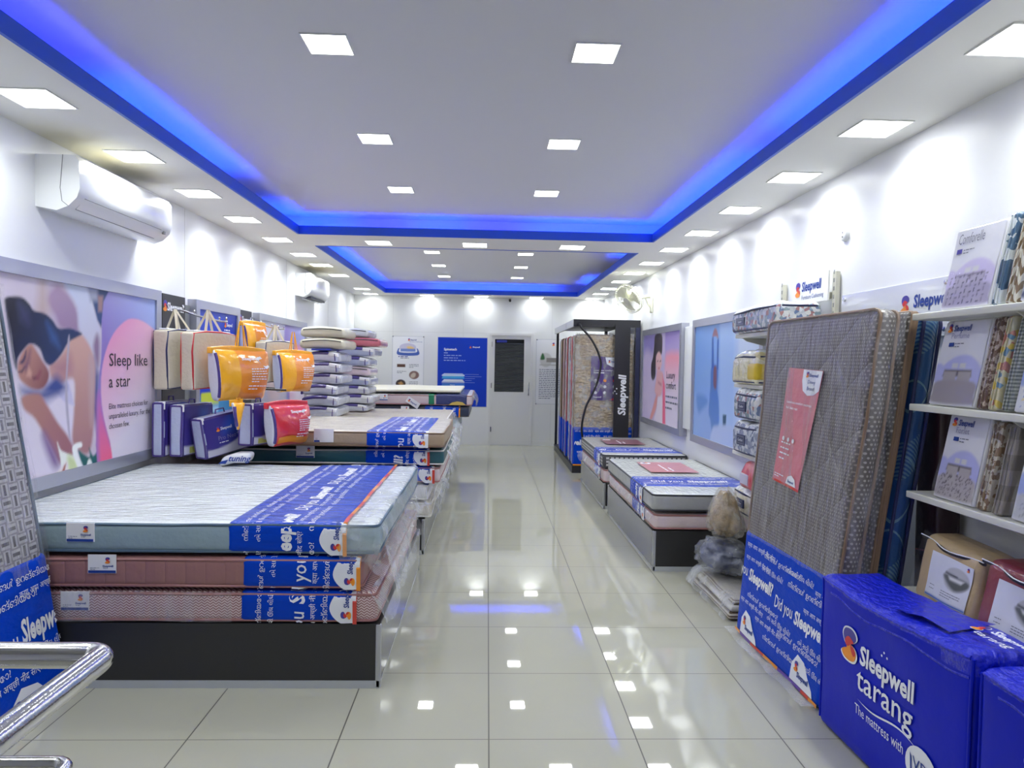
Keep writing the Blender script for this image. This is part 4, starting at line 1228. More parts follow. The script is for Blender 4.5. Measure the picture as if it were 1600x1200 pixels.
# right wall: woman with dark hair, and person stretching in blue
FW = RF(2.05, 9.21, .77)
W_ = [([(.066, 1.122), (.648, 1.118), (.632, .972), (.487, .872), (.097, .83)], (150, 140, 206), .05), ([(.06, .85), (.5, .88), (.7, .4), (.5, .07), (.06, .07)], (206, 192, 224), .06),
 ([(1.158, 1.16), (1.9, 1.16), (1.9, 0), (1.24, 0)], (150, 128, 204), .02, (222, 212, 228), (1.3, 1.1, 1.4, .45)), ([(1.188, .825), (1.339, .884), (1.539, .894), (1.82, .84), (1.82, .40), (1.218, .45)], (240, 152, 172), .05, (224, 208, 226), (1.4, .86, 1.4, .5)),
 ([(.678, 1.117), (.996, 1.113), (1.04, .949), (.992, .867), (.825, .826), (.742, .77), (.728, .612), (.612, .559), (.514, .608), (.499, .754), (.584, .842), (.632, .972)], (50, 44, 56), .012),
 ([(.762, .869), (.875, .91), (.992, .867), (1.03, .77), (.954, .686), (.842, .657), (.759, .727), (.738, .812)], (228, 182, 184), .012), ([(.80, .80), (.86, .81), (.86, .795), (.80, .785)], (70, 50, 66), .008), ([(.93, .80), (.99, .81), (.99, .795), (.93, .785)], (70, 50, 66), .008), ([(.87, .72), (.93, .725), (.92, .70), (.88, .70)], (190, 84, 104), .01),
 ([(.897, .391), (1.096, .373), (1.125, .04), (.70, .04), (.827, .217)], (228, 218, 232), .02), ([(.811, .67), (1.096, .661), (1.083, .509), (1.038, .397), (.841, .374), (.715, .44), (.764, .556)], (224, 172, 176), .015), ([(.86, .56), (1.05, .53), (1.04, .50), (.87, .53)], (186, 124, 136), .015),
 ([(.782, .371), (.868, .389), (.798, .215), (.569, .068), (.503, .092), (.645, .234)], (224, 152, 152), .02), ([(1.087, .633), (1.207, .514), (1.271, .0), (1.131, .0)], (238, 104, 140), .02)]
fr = poster_frame(FW, 1.885, 1.20, .07, 'framed poster of a dark haired woman on the right wall, beside the mattress rack', (196, 184, 220), W_, 130)
mb = MB(); fl = Face(lambda u, v, l=0.0: FW.fn(u, v, l + .001))
write(mb, fl, 'Luxury', 1.272, .60, .12, INK_K, 0, width=.36); write(mb, fl, 'comfort', 1.257, .485, .12, INK_K, 0, width=.42)
small_lines(mb, fl, 1.256, .385, .50, 3, .065, .022, INK_G, .0025, 8); mb.build('lettering', None, fr, fix=False)
FBp = RF(2.05, 6.93, .77)
B_ = [([(.784, 1.16), (1.2, 1.16), (1.25, 0), (.856, 0)], (164, 194, 238), .03), ([(.144, .463), (.276, .458), (.53, .416), (.573, .311), (.552, .0), (.0, .0), (.0, .46)], (140, 172, 226), .04), ([(.15, .46), (.22, .30), (.34, .33), (.5, .41), (.4, .47)], (96, 140, 206), .03),
 ([(.573, .72), (.669, .764), (.752, .733), (.773, .67), (.768, .534), (.808, .432), (.825, .225), (.691, .05), (.595, .248), (.537, .33), (.568, .569)], (70, 116, 194), .012, (96, 140, 206), (.6, .7, .7, .15)),
 ([(.586, .72), (.576, 1.01), (.622, 1.019), (.654, .742)], (52, 98, 178), .008), ([(.73, .732), (.728, .995), (.766, .993), (.776, .712)], (52, 98, 178), .008), ([(.654, .742), (.719, .743), (.738, .638), (.72, .543), (.658, .572), (.644, .668)], (124, 84, 96), .012),
 ([(.588, 1.026), (.643, 1.088), (.709, 1.074), (.753, .999), (.697, 1.017), (.632, 1.019)], (158, 112, 124), .008), ([(.925, .327), (1.014, .333), (1.007, .237), (.933, .23)], (30, 82, 122), .006), ([(.651, .178), (.809, .224), (1.136, .254), (1.4, .22), (1.4, .0), (.659, .0)], (178, 198, 236), .02),
 ([(1.2, 1.2), (1.9, 1.2), (1.9, 0), (1.25, 0)], (200, 214, 240), .08)]
fr = poster_frame(FBp, 1.80, 1.20, .07, 'framed light blue poster of a stretching person seen from behind, beside the comforter shelf', ((128, 166, 224), (170, 196, 238), (112, 158, 224), (150, 184, 236)), B_, 110)
pb = thing('wall_board', (2.1, 7.13, .86), 'plain white board on the right wall between the two posters', 'board')
MB().rbox((2.07, 6.965, .86), (2.12, 7.315, 1.925), .004).build('panel', mat('white board', (226, 228, 228), .4), pb, smooth=40)
MB().box((2.064, 6.95, .80), (2.12, 6.963, 1.955)).build('edge_strip', DOORP, pb)

# posters on the back wall
BFc = lambda x, z: Face.plane((x, YB - .004, z), (1, 0, 0), (0, 0, 1), (0, -1, 0))
def wall_poster(x0, x1, z0, z1, label, base, shapes, nu, pins=False):
    r = thing('wall_poster', ((x0 + x1) / 2, YB, z0), label, 'poster')
    f = BFc(x0, z0)
    MB().box((x0 - .012, YB - .0035, z0 - .012), (x1 + .012, YB, z1 + .012)).build('acrylic_sheet', mat('clear acrylic edge', (214, 216, 220), .2, coat=.5), r)
    picture('print', f, x1 - x0, z1 - z0, base, shapes, nu, r)
    if pins:
        for (x, z) in ((x0 - .0, z1), (x1, z1), (x0, z0), (x1, z0)):
            MB().lathe([(0, .016), (.012, .014), (.014, 0)], STEEL, 12, Matrix.Translation((x, YB - .003, z)) @ Matrix.Rotation(PI / 2, 4, 'X')).build('standoff', STEEL, r, smooth=40)
    return r, f
r, f = wall_poster(-1.72, -1.165, .80, 1.955, 'white wall poster with a blue sofa and small photos, above the farthest left stack', (238, 239, 242), [
    (ell(.27, .96, .15, .075, 16), (206, 202, 224), .004), ([(.25, .97), (.33, .98), (.39, .94), (.38, .90), (.30, .91)], (240, 206, 140), .01),
    ([(.09, .92), (.12, .94), (.13, .87), (.42, .87), (.43, .94), (.46, .92), (.455, .82), (.10, .82)], (74, 102, 184), .004), ([(.14, .935), (.41, .935), (.41, .885), (.14, .885)], (120, 144, 208), .004), ([(.13, .88), (.43, .88), (.43, .872), (.13, .872)], (210, 216, 240), .002),
    ([(.08, .655), (.23, .655), (.23, .60), (.08, .60)], (98, 70, 62), .004), (ell(.39, .46, .09, .075, 16), (140, 110, 104), .006), ([(.33, .46), (.38, .50), (.42, .48), (.40, .42), (.34, .41)], (206, 190, 176), .01), (ell(.15, .30, .09, .075, 16), (72, 60, 58), .006), ([(.10, .31), (.16, .34), (.20, .30), (.15, .27)], (196, 150, 92), .012)], 70, True)
mb = MB(); brand(mb, f, .27, 1.085, .035, INK_B); write(mb, f, 'Furniture Cushioning', .30, 1.055, .024, INK_B, width=.23)
small_lines(mb, f, .10, .785, .36, 1, .03, .014, INK_B, .002, 1); small_lines(mb, f, .14, .76, .28, 1, .03, .012, INK_G, .002, 2)
for (u, v, wd, n) in ((.30, .645, .17, 3), (.08, .52, .17, 2), (.30, .33, .16, 4)): small_lines(mb, f, u, v, wd, n, .026, .009, INK_G, .002, int(u * 90 + v * 50))
mb.build('lettering', None, r, fix=False)
r, f = wall_poster(-.905, -.01, .70, 1.955, 'tall blue wall poster headed Spinetech with a drawing of foam layers', (0, 58, 190), [
    ([(.12, .60), (.45, .60), (.49, .575), (.08, .575)], (190, 206, 238), .003), ([(.08, .575), (.49, .575), (.49, .555), (.08, .555)], (210, 222, 244), .003), ([(.10, .55), (.47, .55), (.49, .525), (.08, .525)], (78, 176, 228), .003), ([(.08, .525), (.49, .525), (.49, .50), (.08, .50)], (60, 150, 220), .003),
    ([(.12, .495), (.45, .495), (.49, .45), (.08, .45)], (226, 230, 240), .003), ([(.08, .45), (.49, .45), (.49, .43), (.08, .43)], (190, 200, 226), .003), ([(.08, .425), (.49, .425), (.49, .37), (.08, .37)], (70, 126, 206), .003)], 90)
mb = MB(); write(mb, f, 'Spinetech', .11, 1.02, .06, INK_W, .03); swirl(mb, f, .57, 1.065, .05)
write(mb, f, 'Sleepwell', .63, 1.075, .035, INK_W, .03, .1)
for i, wd in enumerate((.18, .33, .28, .42)):
    small_lines(mb, f, .11, .965 - i * .045, wd, 1, .04, .016, mat('pale blue ink', (150, 176, 230), .5), .002, i) if i == 0 else small_lines(mb, f, .11, .965 - i * .045, wd / .55, 1, .04, .016, MATS['pale blue ink'], .002, i)
for i, (v, b) in enumerate(((.585, .75), (.545, .80), (.51, .68), (.475, .62), (.435, .68), (.125, .74))): shape(mb, f, rect(.50 if i < 5 else .58, v, b, v + .005), MATS['pale blue ink'], .002)
write(mb, f, 'Sleepwell', .23, .385, .022, INK_W, .02)
mb.build('lettering', None, r, fix=False)
r, f = wall_poster(.895, 1.48, .775, 1.945, 'white wall poster with a sofa photo, half hidden behind the mattress rack', (232, 233, 236), [(ell(.17, .80, .11, .13, 16), (206, 206, 204), .01), ([(.07, .82), (.10, .92), (.13, .90), (.15, .82), (.10, .80)], (60, 110, 70), .01), ([(.18, .84), (.40, .84), (.40, .76), (.18, .76)], (150, 146, 140), .006), ([(.06, .72), (.40, .72), (.40, .70), (.06, .70)], (190, 188, 184), .01)], 60, True)
mb = MB(); swirl(mb, f, .28, 1.06, .06); small_lines(mb, f, .05, .62, .42, 17, .033, .012, INK_G, .002, 9); mb.build('lettering', None, r, fix=False)
r = thing('security_camera', (.39, YB, 2.6), 'small black security camera high on the back wall', 'camera')
MB().rbox((.36, YB - .02, 2.62), (.42, YB, 2.685), .006).build('mount', DOORP, r, smooth=40)
MB().lathe([(0, .055), (.014, .055), (.02, .05), (.024, .0), (.024, -.03), (0, -.03)], mat('black plastic', (26, 26, 28), .3), 16, Matrix.Translation((.39, YB - .045, 2.645)) @ Matrix.Rotation(PI / 2 + .3, 4, 'X')).build('camera_head', None, r, smooth=40)

# ================================================================== MATTRESS RACK
RACKB = mat('charcoal rack metal', (48, 48, 54), .4, .2)
RACK_LIT = mat('lit rack edge', (196, 198, 202), .4, .0)  # rack colour paled to put the light on the side rail into it
RX0, RX1, RY0, RY1 = 1.175, 2.10, 9.60, 12.3
rk = thing('mattress_rack', ((RX0 + RX1) / 2, (RY0 + RY1) / 2, 0), 'tall charcoal display rack holding upright mattresses on the right', 'rack')
MB().box((RX0 + .02, RY0 + .05, 0), (RX1, RY1, .095)).build('base', RACKB, rk)
MB().box((RX0, RY0, 2.03), (RX1, RY0 + .04, 2.13)).build('header', RACKB, rk)
MB().box((RX0, RY0 + .04, 2.03), (RX0 + .03, RY1, 2.13)).box((RX0, RY0 + .9, 2.025), (RX0 - .004, RY0 + .92, 2.135)).build('side_rail', RACK_LIT, rk)
MB().box((RX0 + .03, RY0 + .04, 2.09), (RX1, RY1, 2.12)).build('top_panel', RACKB, rk)
MB().box((RX1 - .06, RY0, .095), (RX1, RY0 + .05, 2.03)).build('post', mat('navy rack post', (46, 50, 84), .4), rk)
MB().box((RX1 - .05, RY1 - .05, .095), (RX1, RY1, 2.09)).build('post', RACKB, rk)
MB().box((RX0 + .03, RY1 - .05, .095), (RX0 + .07, RY1, 2.09)).build('post', RACKB, rk)
p = MB().box((1.745, RY0 - .035, .13), (1.955, RY0 - .002, 2.06)).build('name_panel', RACKB, rk)
f = Face.plane((1.905, RY0 - .035, .82), (0, 0, 1), (-1, 0, 0), (0, -1, 0))
mb = MB(); write(mb, f, 'Sleepwell', 0, .0, .145, INK_W, .035, .12, width=.56)
for (a, b) in ((.295, .125), (.33, .15), (.365, .125)): shape(mb, f, ell(a, b, .010, .010, 10), INK_W)
mb.build('lettering', None, p, fix=False)
# the mattresses in the rack, standing on edge one behind the other
PUCARD = mat('violet printed card', (84, 62, 132), .35, coat=.9, cr=.14, bump=.3, bscale=16)
specs = [(9.68, .17, TANB, 'tan brocade mattress with a violet card, front one in the rack', PIPE_T), (9.90, .13, WHITE_S, 'white mattress, second in the rack', PIPE_W), (10.10, .15, PINKISH, 'pale pink mattress, third in the rack', PIPE_R), (10.35, .13, NAVY_S, 'navy mattress, fourth in the rack', PIPE_K),
         (10.60, .15, WHITE_S, 'white mattress with red piping, fifth in the rack', PIPE_R), (10.85, .15, GREY_S, 'silver grey mattress, sixth in the rack', PIPE_K), (11.1, .15, PINKISH, 'pale pink mattress behind the grey one, seventh in the rack', PIPE_P), (11.40, .15, TAN_S, 'plain tan mattress, eighth in the rack', PIPE_T), (11.7, .15, WHITE_S, 'white mattress at the far end of the rack', PIPE_B)]
for i, (y, th, mt, lb, pp) in enumerate(specs):
    xl = 1.21 + (.0, .02, .01, .03, .0, .02, .01, .0, .02)[i]
    root, pt, Wd, Hh = lean('rack_mattress', lb, (xl, y, .101), (2.03, y, .101), (xl, y + .01, 1.93), (2.03, y + .01, 1.93), th, mt, None, pp, 'upright mattresses in the rack', seed=20 + i, r=.05)
    sl = MB().rbox((-.005, .0, -th - .004), (Wd + .005, .55, .005), .03, (6, 4, 1), SLEEVE, lambda u, v, w: pt(u, v, w)).build('printed_wrap', SLEEVE, root, smooth=50)
    if i < 5: drape(root, lambda u, v: pt(-.012 - .012 * math.sin(u * 5), .02 + 1.8 * v, -.01 - (th - .02) * u), 4, 24, amp=.012, m=FILM_H)
    if i == 0:
        fc = Face(lambda u, v, l=0.0: pt(u, v, l + .0065), .06)
        mb = MB()
        for (t, u, v, s) in ((T_GUJ, .02, .47, .035), (T_DEV, .30, .47, .035), (T_GUJ, .12, .40, .035), (T_DEV, .42, .40, .033), (T_GUJ, .66, .44, .033), (T_DEV, .05, .18, .035), (T_GUJ, .40, .15, .035)): write(mb, fc, t, u, v, s, INK_W, clip=(.005, 0, Wd - .005, 1))
        write(mb, fc, 'Sleepwell?', -.25, .29, .10, INK_W, .034, .1, clip=(.005, 0, Wd - .005, 1)); write(mb, fc, 'Did you', .33, .29, .10, INK_W, .006, .1); mb.build('lettering', None, sl, fix=False)
        MB().poly([fc.fn(0, .0, .002), fc.fn(Wd, .0, .002), fc.fn(Wd, .02, .002), fc.fn(0, .02, .002)], ORANGE).build('wrap_edge', None, sl, fix=False)
        mb = MB(); mb.grid(lambda u, v: fc.fn(.225 + .42 * u, .92 + .61 * v - .02 * u, .003), 6, 8, PUCARD); o = mb.build('printed_card', PUCARD, root, fix=False)
        mb = MB(); cf = fc.sub(.225, .92)
        shape(mb, cf, [(.20, .592), (.42, .592), (.42, .46), (.30, .46), (.22, .50)], INK_W, .005); brand(mb, cf, .24, .525, .03, INK_B, lift=.007)
        write(mb, cf, 'Luxurious comfort', .04, .40, .036, INK_W, .005, lift=.005); small_lines(mb, cf, .04, .37, .3, 1, .03, .014, INK_W, .005, 2)
        for k in range(9): shape(mb, cf, ell(.07 + (k % 3) * .13, .27 - (k // 3) * .085, .022, .022, 10), (INK_W, L_ORG, L_RED)[k % 3] if k < 3 else INK_W, .005)
        write(mb, cf, 'Sleepwell', .04, .03, .03, INK_W, .02, lift=.005); shape(mb, cf, [(.25, .0), (.42, .0), (.42, .06)], L_RED, .005)
        mb.build('lettering', None, o, fix=False)
        drape(root, lambda u, v: pt(.0 + Wd * u, .5 + 1.35 * v, .014 + .006 * math.sin(u * 25)), 20, 24, amp=.008, m=FILM)
hs = thing('black_hose', (1.3, 9.6, .55), 'black flexible hose hanging in a curve in front of the rack', 'hose')
P = [(1.26, 9.57, 2.05), (1.29, 9.57, 2.0), (1.40, 9.57, 1.88), (1.49, 9.56, 1.73), (1.545, 9.56, 1.58), (1.55, 9.56, 1.46), (1.50, 9.56, 1.24), (1.42, 9.56, 1.06), (1.36, 9.56, .93), (1.32, 9.56, .75), (1.31, 9.57, .60), (1.325, 9.58, .50)]
def cat(P, n=6):
    out = []
    for i in range(len(P) - 1):
        p0, p1, p2, p3 = [Vector(P[max(0, min(len(P) - 1, i + k))]) for k in (-1, 0, 1, 2)]
        for t in range(n):
            t = t / n
            out.append(0.5 * (2 * p1 + (p2 - p0) * t + (2 * p0 - 5 * p1 + 4 * p2 - p3) * t * t + (3 * p1 - p0 - 3 * p2 + p3) * t ** 3))
    return out + [Vector(P[-1])]
MB().tube(cat(P), .015, mat('black hose rubber', (24, 24, 32), .35, coat=.3), 10).build('tube', None, hs, smooth=60)
MB().tube([(1.24, 9.578, 2.06), (1.28, 9.578, 2.06)], .02, RACKB, 10).build('hose_clip', None, hs, smooth=60)

# ================================================================== AIR CONDITIONERS, FAN, SOCKET
ACW = mat('white ac plastic', (236, 238, 240), .22, coat=.5, cr=.08)
ACG = mat('grey ac groove', (120, 122, 128), .5)
def aircon(y0, y1, z0, z1, d, label, open_louver):
    r = thing('air_conditioner', (XL, (y0 + y1) / 2, z0), label, 'air conditioner', 'split air conditioners')
    prof = [(0, z0 + .02), (.10, z0 - .0), (.155, z0 + .025), (.195, z0 + .07), (.21, z0 + .12), (.205, z1 - .03), (.185, z1), (0, z1)]
    prof = [(XL + x * d / .21, z) for x, z in prof]
    mb = MB(); n = len(prof)
    vs = [(x, y, z) for y in (y0, y1) for x, z in prof]
    mb.add(vs, [tuple(range(n)), tuple(range(2 * n - 1, n - 1, -1))] + [(i, i + n, (i + 1) % n + n, (i + 1) % n) for i in range(n)])
    o = mb.build('casing', ACW, r, smooth=35)
    k = XL + d
    # seam that parts the end cap from the front panel
    mb = MB(); mb.tube([(XL + d * .62, y0 - .001, z1), (XL + d * .56, y0 - .001, z0 + .12), (XL + d * .60, y0 - .001, z0 + .05), (XL + d * .74, y0 - .001, z0 + .024)], .0016, ACG, 5); mb.build('panel_seam', ACG, r)
    if open_louver:
        MB().box((XL + d * .40, y0 + .12, z0 - .004), (XL + d * .80, y1 - .1, z0 + .02)).build('air_outlet', mat('dark ac outlet', (52, 56, 64), .5), r)
        MB().rbox((XL + d * .30, y0 + .10, z0 - .02), (XL + d * .44, y1 - .1, z0 - .010), .004).build('louver', ACW, r)
    else:
        a, b = Vector((XL + d * .72, 0, z0 + .022)), Vector((XL + d * .93, 0, z0 + .080))
        nn = Vector((.75, 0, -.6)).normalized() * .004
        mb = MB()
        q = [(a.x, y0 + .07, a.z), (b.x, y0 + .07, b.z), (b.x, y1 - .13, b.z), (a.x, y1 - .13, a.z)]
        mb.add([Vector(p) + nn for p in q] + [Vector(p) - nn for p in q], [(0, 1, 2, 3), (7, 6, 5, 4), (0, 4, 5, 1), (1, 5, 6, 2), (2, 6, 7, 3), (3, 7, 4, 0)]); mb.build('louver', ACW, r)
        mb = MB()
        for p in (q[0], q[1]):
            mb.tube([Vector(p) + nn, Vector((p[0], y1 - .13, p[2])) + nn], .0022, ACG, 5)
        mb.build('louver_gap', ACG, r)
        mb = MB(); mb.box((XL + d * .90, y1 - .10, z0 + .055), (XL + d * .96, y1 - .075, z0 + .075)); mb.build('indicator', ACG, r)
    mb = MB()
    for i in range(6): mb.box((XL + d * (.1 + .13 * i), y0 + .05, z1 - .001), (XL + d * (.16 + .13 * i), y1 - .05, z1 + .002))
    mb.build('intake_grille', ACG, r)
    return r
aircon(3.84, 4.93, 2.29, 2.585, .235, 'white split air conditioner high on the left wall, nearest the camera', False)
aircon(8.88, 9.85, 2.295, 2.595, .21, 'white split air conditioner farther down the left wall, with its outlet open', True)
FANW = mat('cream fan plastic', (226, 226, 206), .35, coat=.3)
fn_ = thing('wall_fan', (XR, 9.0, 2.2), 'cream white wall fan on a bracket above the mattress rack', 'fan')
MB().rbox((2.085, 8.965, 2.19), (XR, 9.035, 2.44), .015).build('wall_plate', FANW, fn_, smooth=50)
MB().tube([(2.10, 9.0, 2.40), (2.02, 9.0, 2.395), (1.97, 9.0, 2.38), (1.93, 8.99, 2.37)], [.024, .02, .018, .02], FANW, 10).build('arm', FANW, fn_, smooth=60)
MB().tube([(2.095, 9.0, 2.25), (2.06, 9.0, 2.30), (2.02, 9.0, 2.385)], .010, FANW, 8).build('brace', FANW, fn_, smooth=60)
ctr = Vector((1.79, 8.93, 2.36)); ax = Vector((-.62, -.42, -.55)).normalized()
Q = ax.to_track_quat('Z', 'Y').to_matrix().to_4x4()
T = Matrix.Translation(ctr) @ Q
MB().lathe([(0, -.20), (.05, -.20), (.068, -.18), (.072, -.10), (.06, -.03), (.03, -.02), (0, -.02)], FANW, 20, T).build('motor_housing', FANW, fn_, smooth=50)
mb = MB()
for rr, zz in ((.20, 0), (.196, .035), (.196, -.035)): mb.tube([T @ Vector((rr * math.cos(t), rr * math.sin(t), zz)) for t in np.linspace(0, 2 * PI, 37)[:-1]], .006 if zz == 0 else .003, FANW, 6, closed=True)
for i in range(40):
    t = 2 * PI * i / 40
    for s in (1, -1):
        mb.tube([T @ Vector((r_ * math.cos(t), r_ * math.sin(t), z_ * s)) for r_, z_ in ((.045, .05), (.12, .048), (.18, .038), (.20, .0))], .0022, FANW, 4, caps=False)
mb.build('guard', FANW, fn_, smooth=60)
MB().lathe([(0, .056), (.045, .054), (.05, .045), (0, .044)], FANW, 20, T).build('guard_badge', FANW, fn_, smooth=50)
for i in range(3):
    a0 = 2 * PI * i / 3
    MB().grid(lambda u, v: T @ Vector(((.03 + .145 * u) * math.cos(a0 + (v - .5) * (1.1 + .4 * u)), (.03 + .145 * u) * math.sin(a0 + (v - .5) * (1.1 + .4 * u)), .012 * (v - .5) * 2)), 6, 6).build('blade', FANW, fn_, smooth=60, fix=False)
so = thing('ceiling_rose', (XR, 4.12, 2.3), 'small round white electrical box on the right wall', 'electrical box')
MB().lathe([(0, .022), (.03, .022), (.038, .016), (.042, 0)], ACW, 24, Matrix.Translation((XR, 4.12, 2.315)) @ Matrix.Rotation(-PI / 2, 4, 'Y')).build('cover', ACW, so, smooth=40)
mb = MB()
for z in (2.302, 2.328): mb.lathe([(0, .025), (.005, .025), (.005, .02)], ACG, 10, Matrix.Translation((XR, 4.12, z)) @ Matrix.Rotation(-PI / 2, 4, 'Y'))
mb.build('screw_hole', ACG, so)

# ================================================================== STEEL RAILING BY THE ENTRANCE
rl = thing('handrail', (-.9, 1.0, 0), 'polished stainless steel entrance handrail at the lower left', 'railing')
INOX = mat('polished stainless tube', (206, 206, 208), .13, 1.0, bump=.04, bscale=3, stretch=(1, 30, 30))
def rail(z, x, y, r, name):
    c = [(-1.75, y, z), (x - .03, y, z)]
    for t in (15, 35, 55, 75): c.append((x - .03 + .03 * math.sin(math.radians(t)), y - .03 + .03 * math.cos(math.radians(t)), z))
    c += [(x, y - .03, z), (x, -.35, z)]
    MB().tube(c, r, INOX, 20).build(name, INOX, rl, smooth=60)
rail(.905, -.775, 1.45, .026, 'top_rail')
rail(.738, -.785, 1.35, .013, 'lower_rail')
for (x, y) in ((-1.70, 1.45), (-.775, -.3)):
    MB().tube([(x, y, 0), (x, y, .90)], .022, INOX, 16).lathe([(.055, 0), (.055, .006), (.024, .012)], INOX, 20, Matrix.Translation((x, y, 0))).build('post', INOX, rl, smooth=50)
# ================================================================== SHELVING ON THE RIGHT
SHW = mat('cream white shelf metal', (222, 222, 214), .4)
POST = mat('cream slotted post', (206, 204, 188), .45)
def shelf_unit(y0, y1, xf, zs, label, depths=None, posts=(), ztop=2.1, back=None):
    r = thing('shelf_unit', (1.95, (y0 + y1) / 2, 0), label, 'shelf')
    for i, z in enumerate(zs):
        x = depths[i] if depths else xf
        mb = MB().rbox((x, y0, z - .028), (2.085, y1, z), .004)
        mb.build('shelf_board', SHW, r, smooth=40)
        mb = MB()
        for y in posts:
            mb.prism([(2.085, z - .028), (2.085, z - .11), (x + .06, z - .05), (x + .03, z - .028)], y - .003, y + .003, 1)
        if posts: mb.build('bracket', POST, r)
    for y in posts:
        mb = MB().box((2.086, y - .02, 0), (2.112, y + .02, ztop), POST)
        n = int(ztop / .05)
        for k in range(n):
            z = .04 + k * .05
            mb.box((2.0852, y - .006, z), (2.0862, y - .001, z + .025), ACG)
            mb.box((2.0852, y + .003, z), (2.0862, y + .008, z + .025), ACG)
        mb.build('post', POST, r)
    if back: back(r)
    return r
def back1(r):
    o = MB().box((2.075, 4.20, .15), (2.084, 4.96, 1.72)).build('back_panel', mat('grey back panel', (206, 206, 208), .4), r)
    f = RF(2.075, 4.96, 0)
    mb = MB()
    for cz in (1.46, 1.07, .66): shape(mb, f, [(.20 + .19 * math.cos(t), cz + .2 * math.sin(t)) for t in np.linspace(0, PI, 16)], mat('lilac print', (132, 134, 214), .4), .0015)
    mb.build('printed_arc', None, o, fix=False)
shelf_unit(4.14, 4.99, 1.78, (1.75, 1.40, .92, .51, .12), 'white metal shelf of clear comforter bags behind the leaning mattresses', posts=(4.18, 4.93), ztop=2.105, back=back1)
shelf_unit(1.55, 2.955, 1.82, (1.759, 1.374, .998, .58, .12), 'white metal shelf of bedsheet packs at the right edge', depths=(1.82, 1.82, 1.82, 1.745, 1.745), posts=(2.3955, 1.6), ztop=1.77)
sg = thing('shop_sign', (2.09, 4.42, 1.93), 'small white sign reading Sleepwell Furniture Cushioning above the comforter shelf', 'sign')
MB().box((2.062, 4.205, 1.935), (2.072, 4.70, 2.115)).build('sign_plate', mat('white sign plate', (238, 238, 236), .4), sg)
f = RF(2.062, 4.70, 1.935); mb = MB()
swirl(mb, f, .04, .05, .10); write(mb, f, 'Sleepwell', .14, .085, .085, INK_B, .03, .12, width=.27); write(mb, f, 'Furniture Cushioning', .14, .03, .04, INK_B, 0, .05, width=.30); mb.build('lettering', None, sg, fix=False)
MB().box((2.072, 4.27, 1.95), (2.12, 4.30, 1.99)).box((2.072, 4.60, 1.95), (2.12, 4.63, 1.99)).build('sign_bracket', POST, sg)
ap = thing('acrylic_sign', (2.1, 3.5, 1.70), 'clear acrylic sign with a coloured emblem on the wall behind the leaning mattresses', 'sign')
MB().rbox((2.106, 3.12, 1.68), (2.112, 4.12, 1.955), .002).build('acrylic_sheet', mat('frosted acrylic', (222, 224, 232), .15, coat=.6), ap)
f = RF(2.106, 4.12, 1.68); mb = MB(); swirl(mb, f, .60, .12, .095); write(mb, f, 'Sleepwell', .71, .15, .085, INK_B, .03, .12, width=.28); mb.build('lettering', None, ap, fix=False)
for y, z in ((4.08, 1.925), (3.16, 1.925), (4.08, 1.71), (3.16, 1.71)): MB().lathe([(0, .012), (.011, .01), (.012, 0)], STEEL, 12, Matrix.Translation((2.106, y, z)) @ Matrix.Rotation(-PI / 2, 4, 'Y')).build('standoff', STEEL, ap, smooth=40)
ap = thing('acrylic_sign', (2.1, 2.4, 1.75), 'clear acrylic sign mostly hidden behind the packs of the top right shelf', 'sign')
MB().rbox((2.106, 1.7, 1.78), (2.112, 2.80, 2.16), .002).build('acrylic_sheet', mat('frosted acrylic'), ap)
MB().box((2.100, 1.7, 2.13), (2.106, 2.80, 2.16)).build('edge_strip', mat('white sign plate'), ap)

# ---- clear zip bags of comforters
def multi_mat(name, cols, scale, coat=.9, stretch=(1, 1, 1), bs=.5):
    m = mat(name, cols[0], .4, coat=coat, cr=.1)
    g = NT(m)
    mp = g.nt.nodes.new('ShaderNodeMapping'); mp.inputs['Scale'].default_value = stretch
    g.nt.links.new(g.obj, mp.inputs['Vector'])
    v = g.nt.nodes.new('ShaderNodeTexVoronoi'); v.inputs['Scale'].default_value = scale
    g.nt.links.new(mp.outputs[0], v.inputs['Vector'])
    sp = g.nt.nodes.new('ShaderNodeSeparateColor'); g.nt.links.new(v.outputs['Color'], sp.inputs[0])
    cr = g.nt.nodes.new('ShaderNodeValToRGB'); cr.color_ramp.interpolation = 'CONSTANT'
    e = cr.color_ramp.elements
    while len(e) < len(cols): e.new(0.5)
    for i, c in enumerate(cols): e[i].position = i / len(cols); e[i].color = (*lin(c), 1)
    g.nt.links.new(sp.outputs[0], cr.inputs['Fac'])
    g.color(cr.outputs['Color'])
    g.bump(g.noise(14.0, None, 4), bs, .03)
    return m
FLORAL = multi_mat('blue and red floral comforter in film', [(206, 208, 212), (96, 116, 156), (182, 188, 196), (160, 110, 112), (120, 140, 150), (216, 216, 214)], 38)
BLUEFL = multi_mat('blue grey floral comforter in film', [(176, 184, 200), (92, 104, 140), (200, 204, 212), (130, 140, 166)], 36)
YELLOWC = multi_mat('pale yellow comforter in film', [(222, 214, 170), (232, 226, 196), (212, 200, 150)], 7, bs=.8)
CREAMC = multi_mat('cream comforter in film', [(226, 220, 196), (212, 204, 176), (236, 232, 216)], 20)
ZIP = mat('navy zip tape', (36, 44, 84), .4)
CLEARW = mat('white film top', (226, 230, 236), .2, coat=1.0, cr=.08, bump=.7, bscale=12)
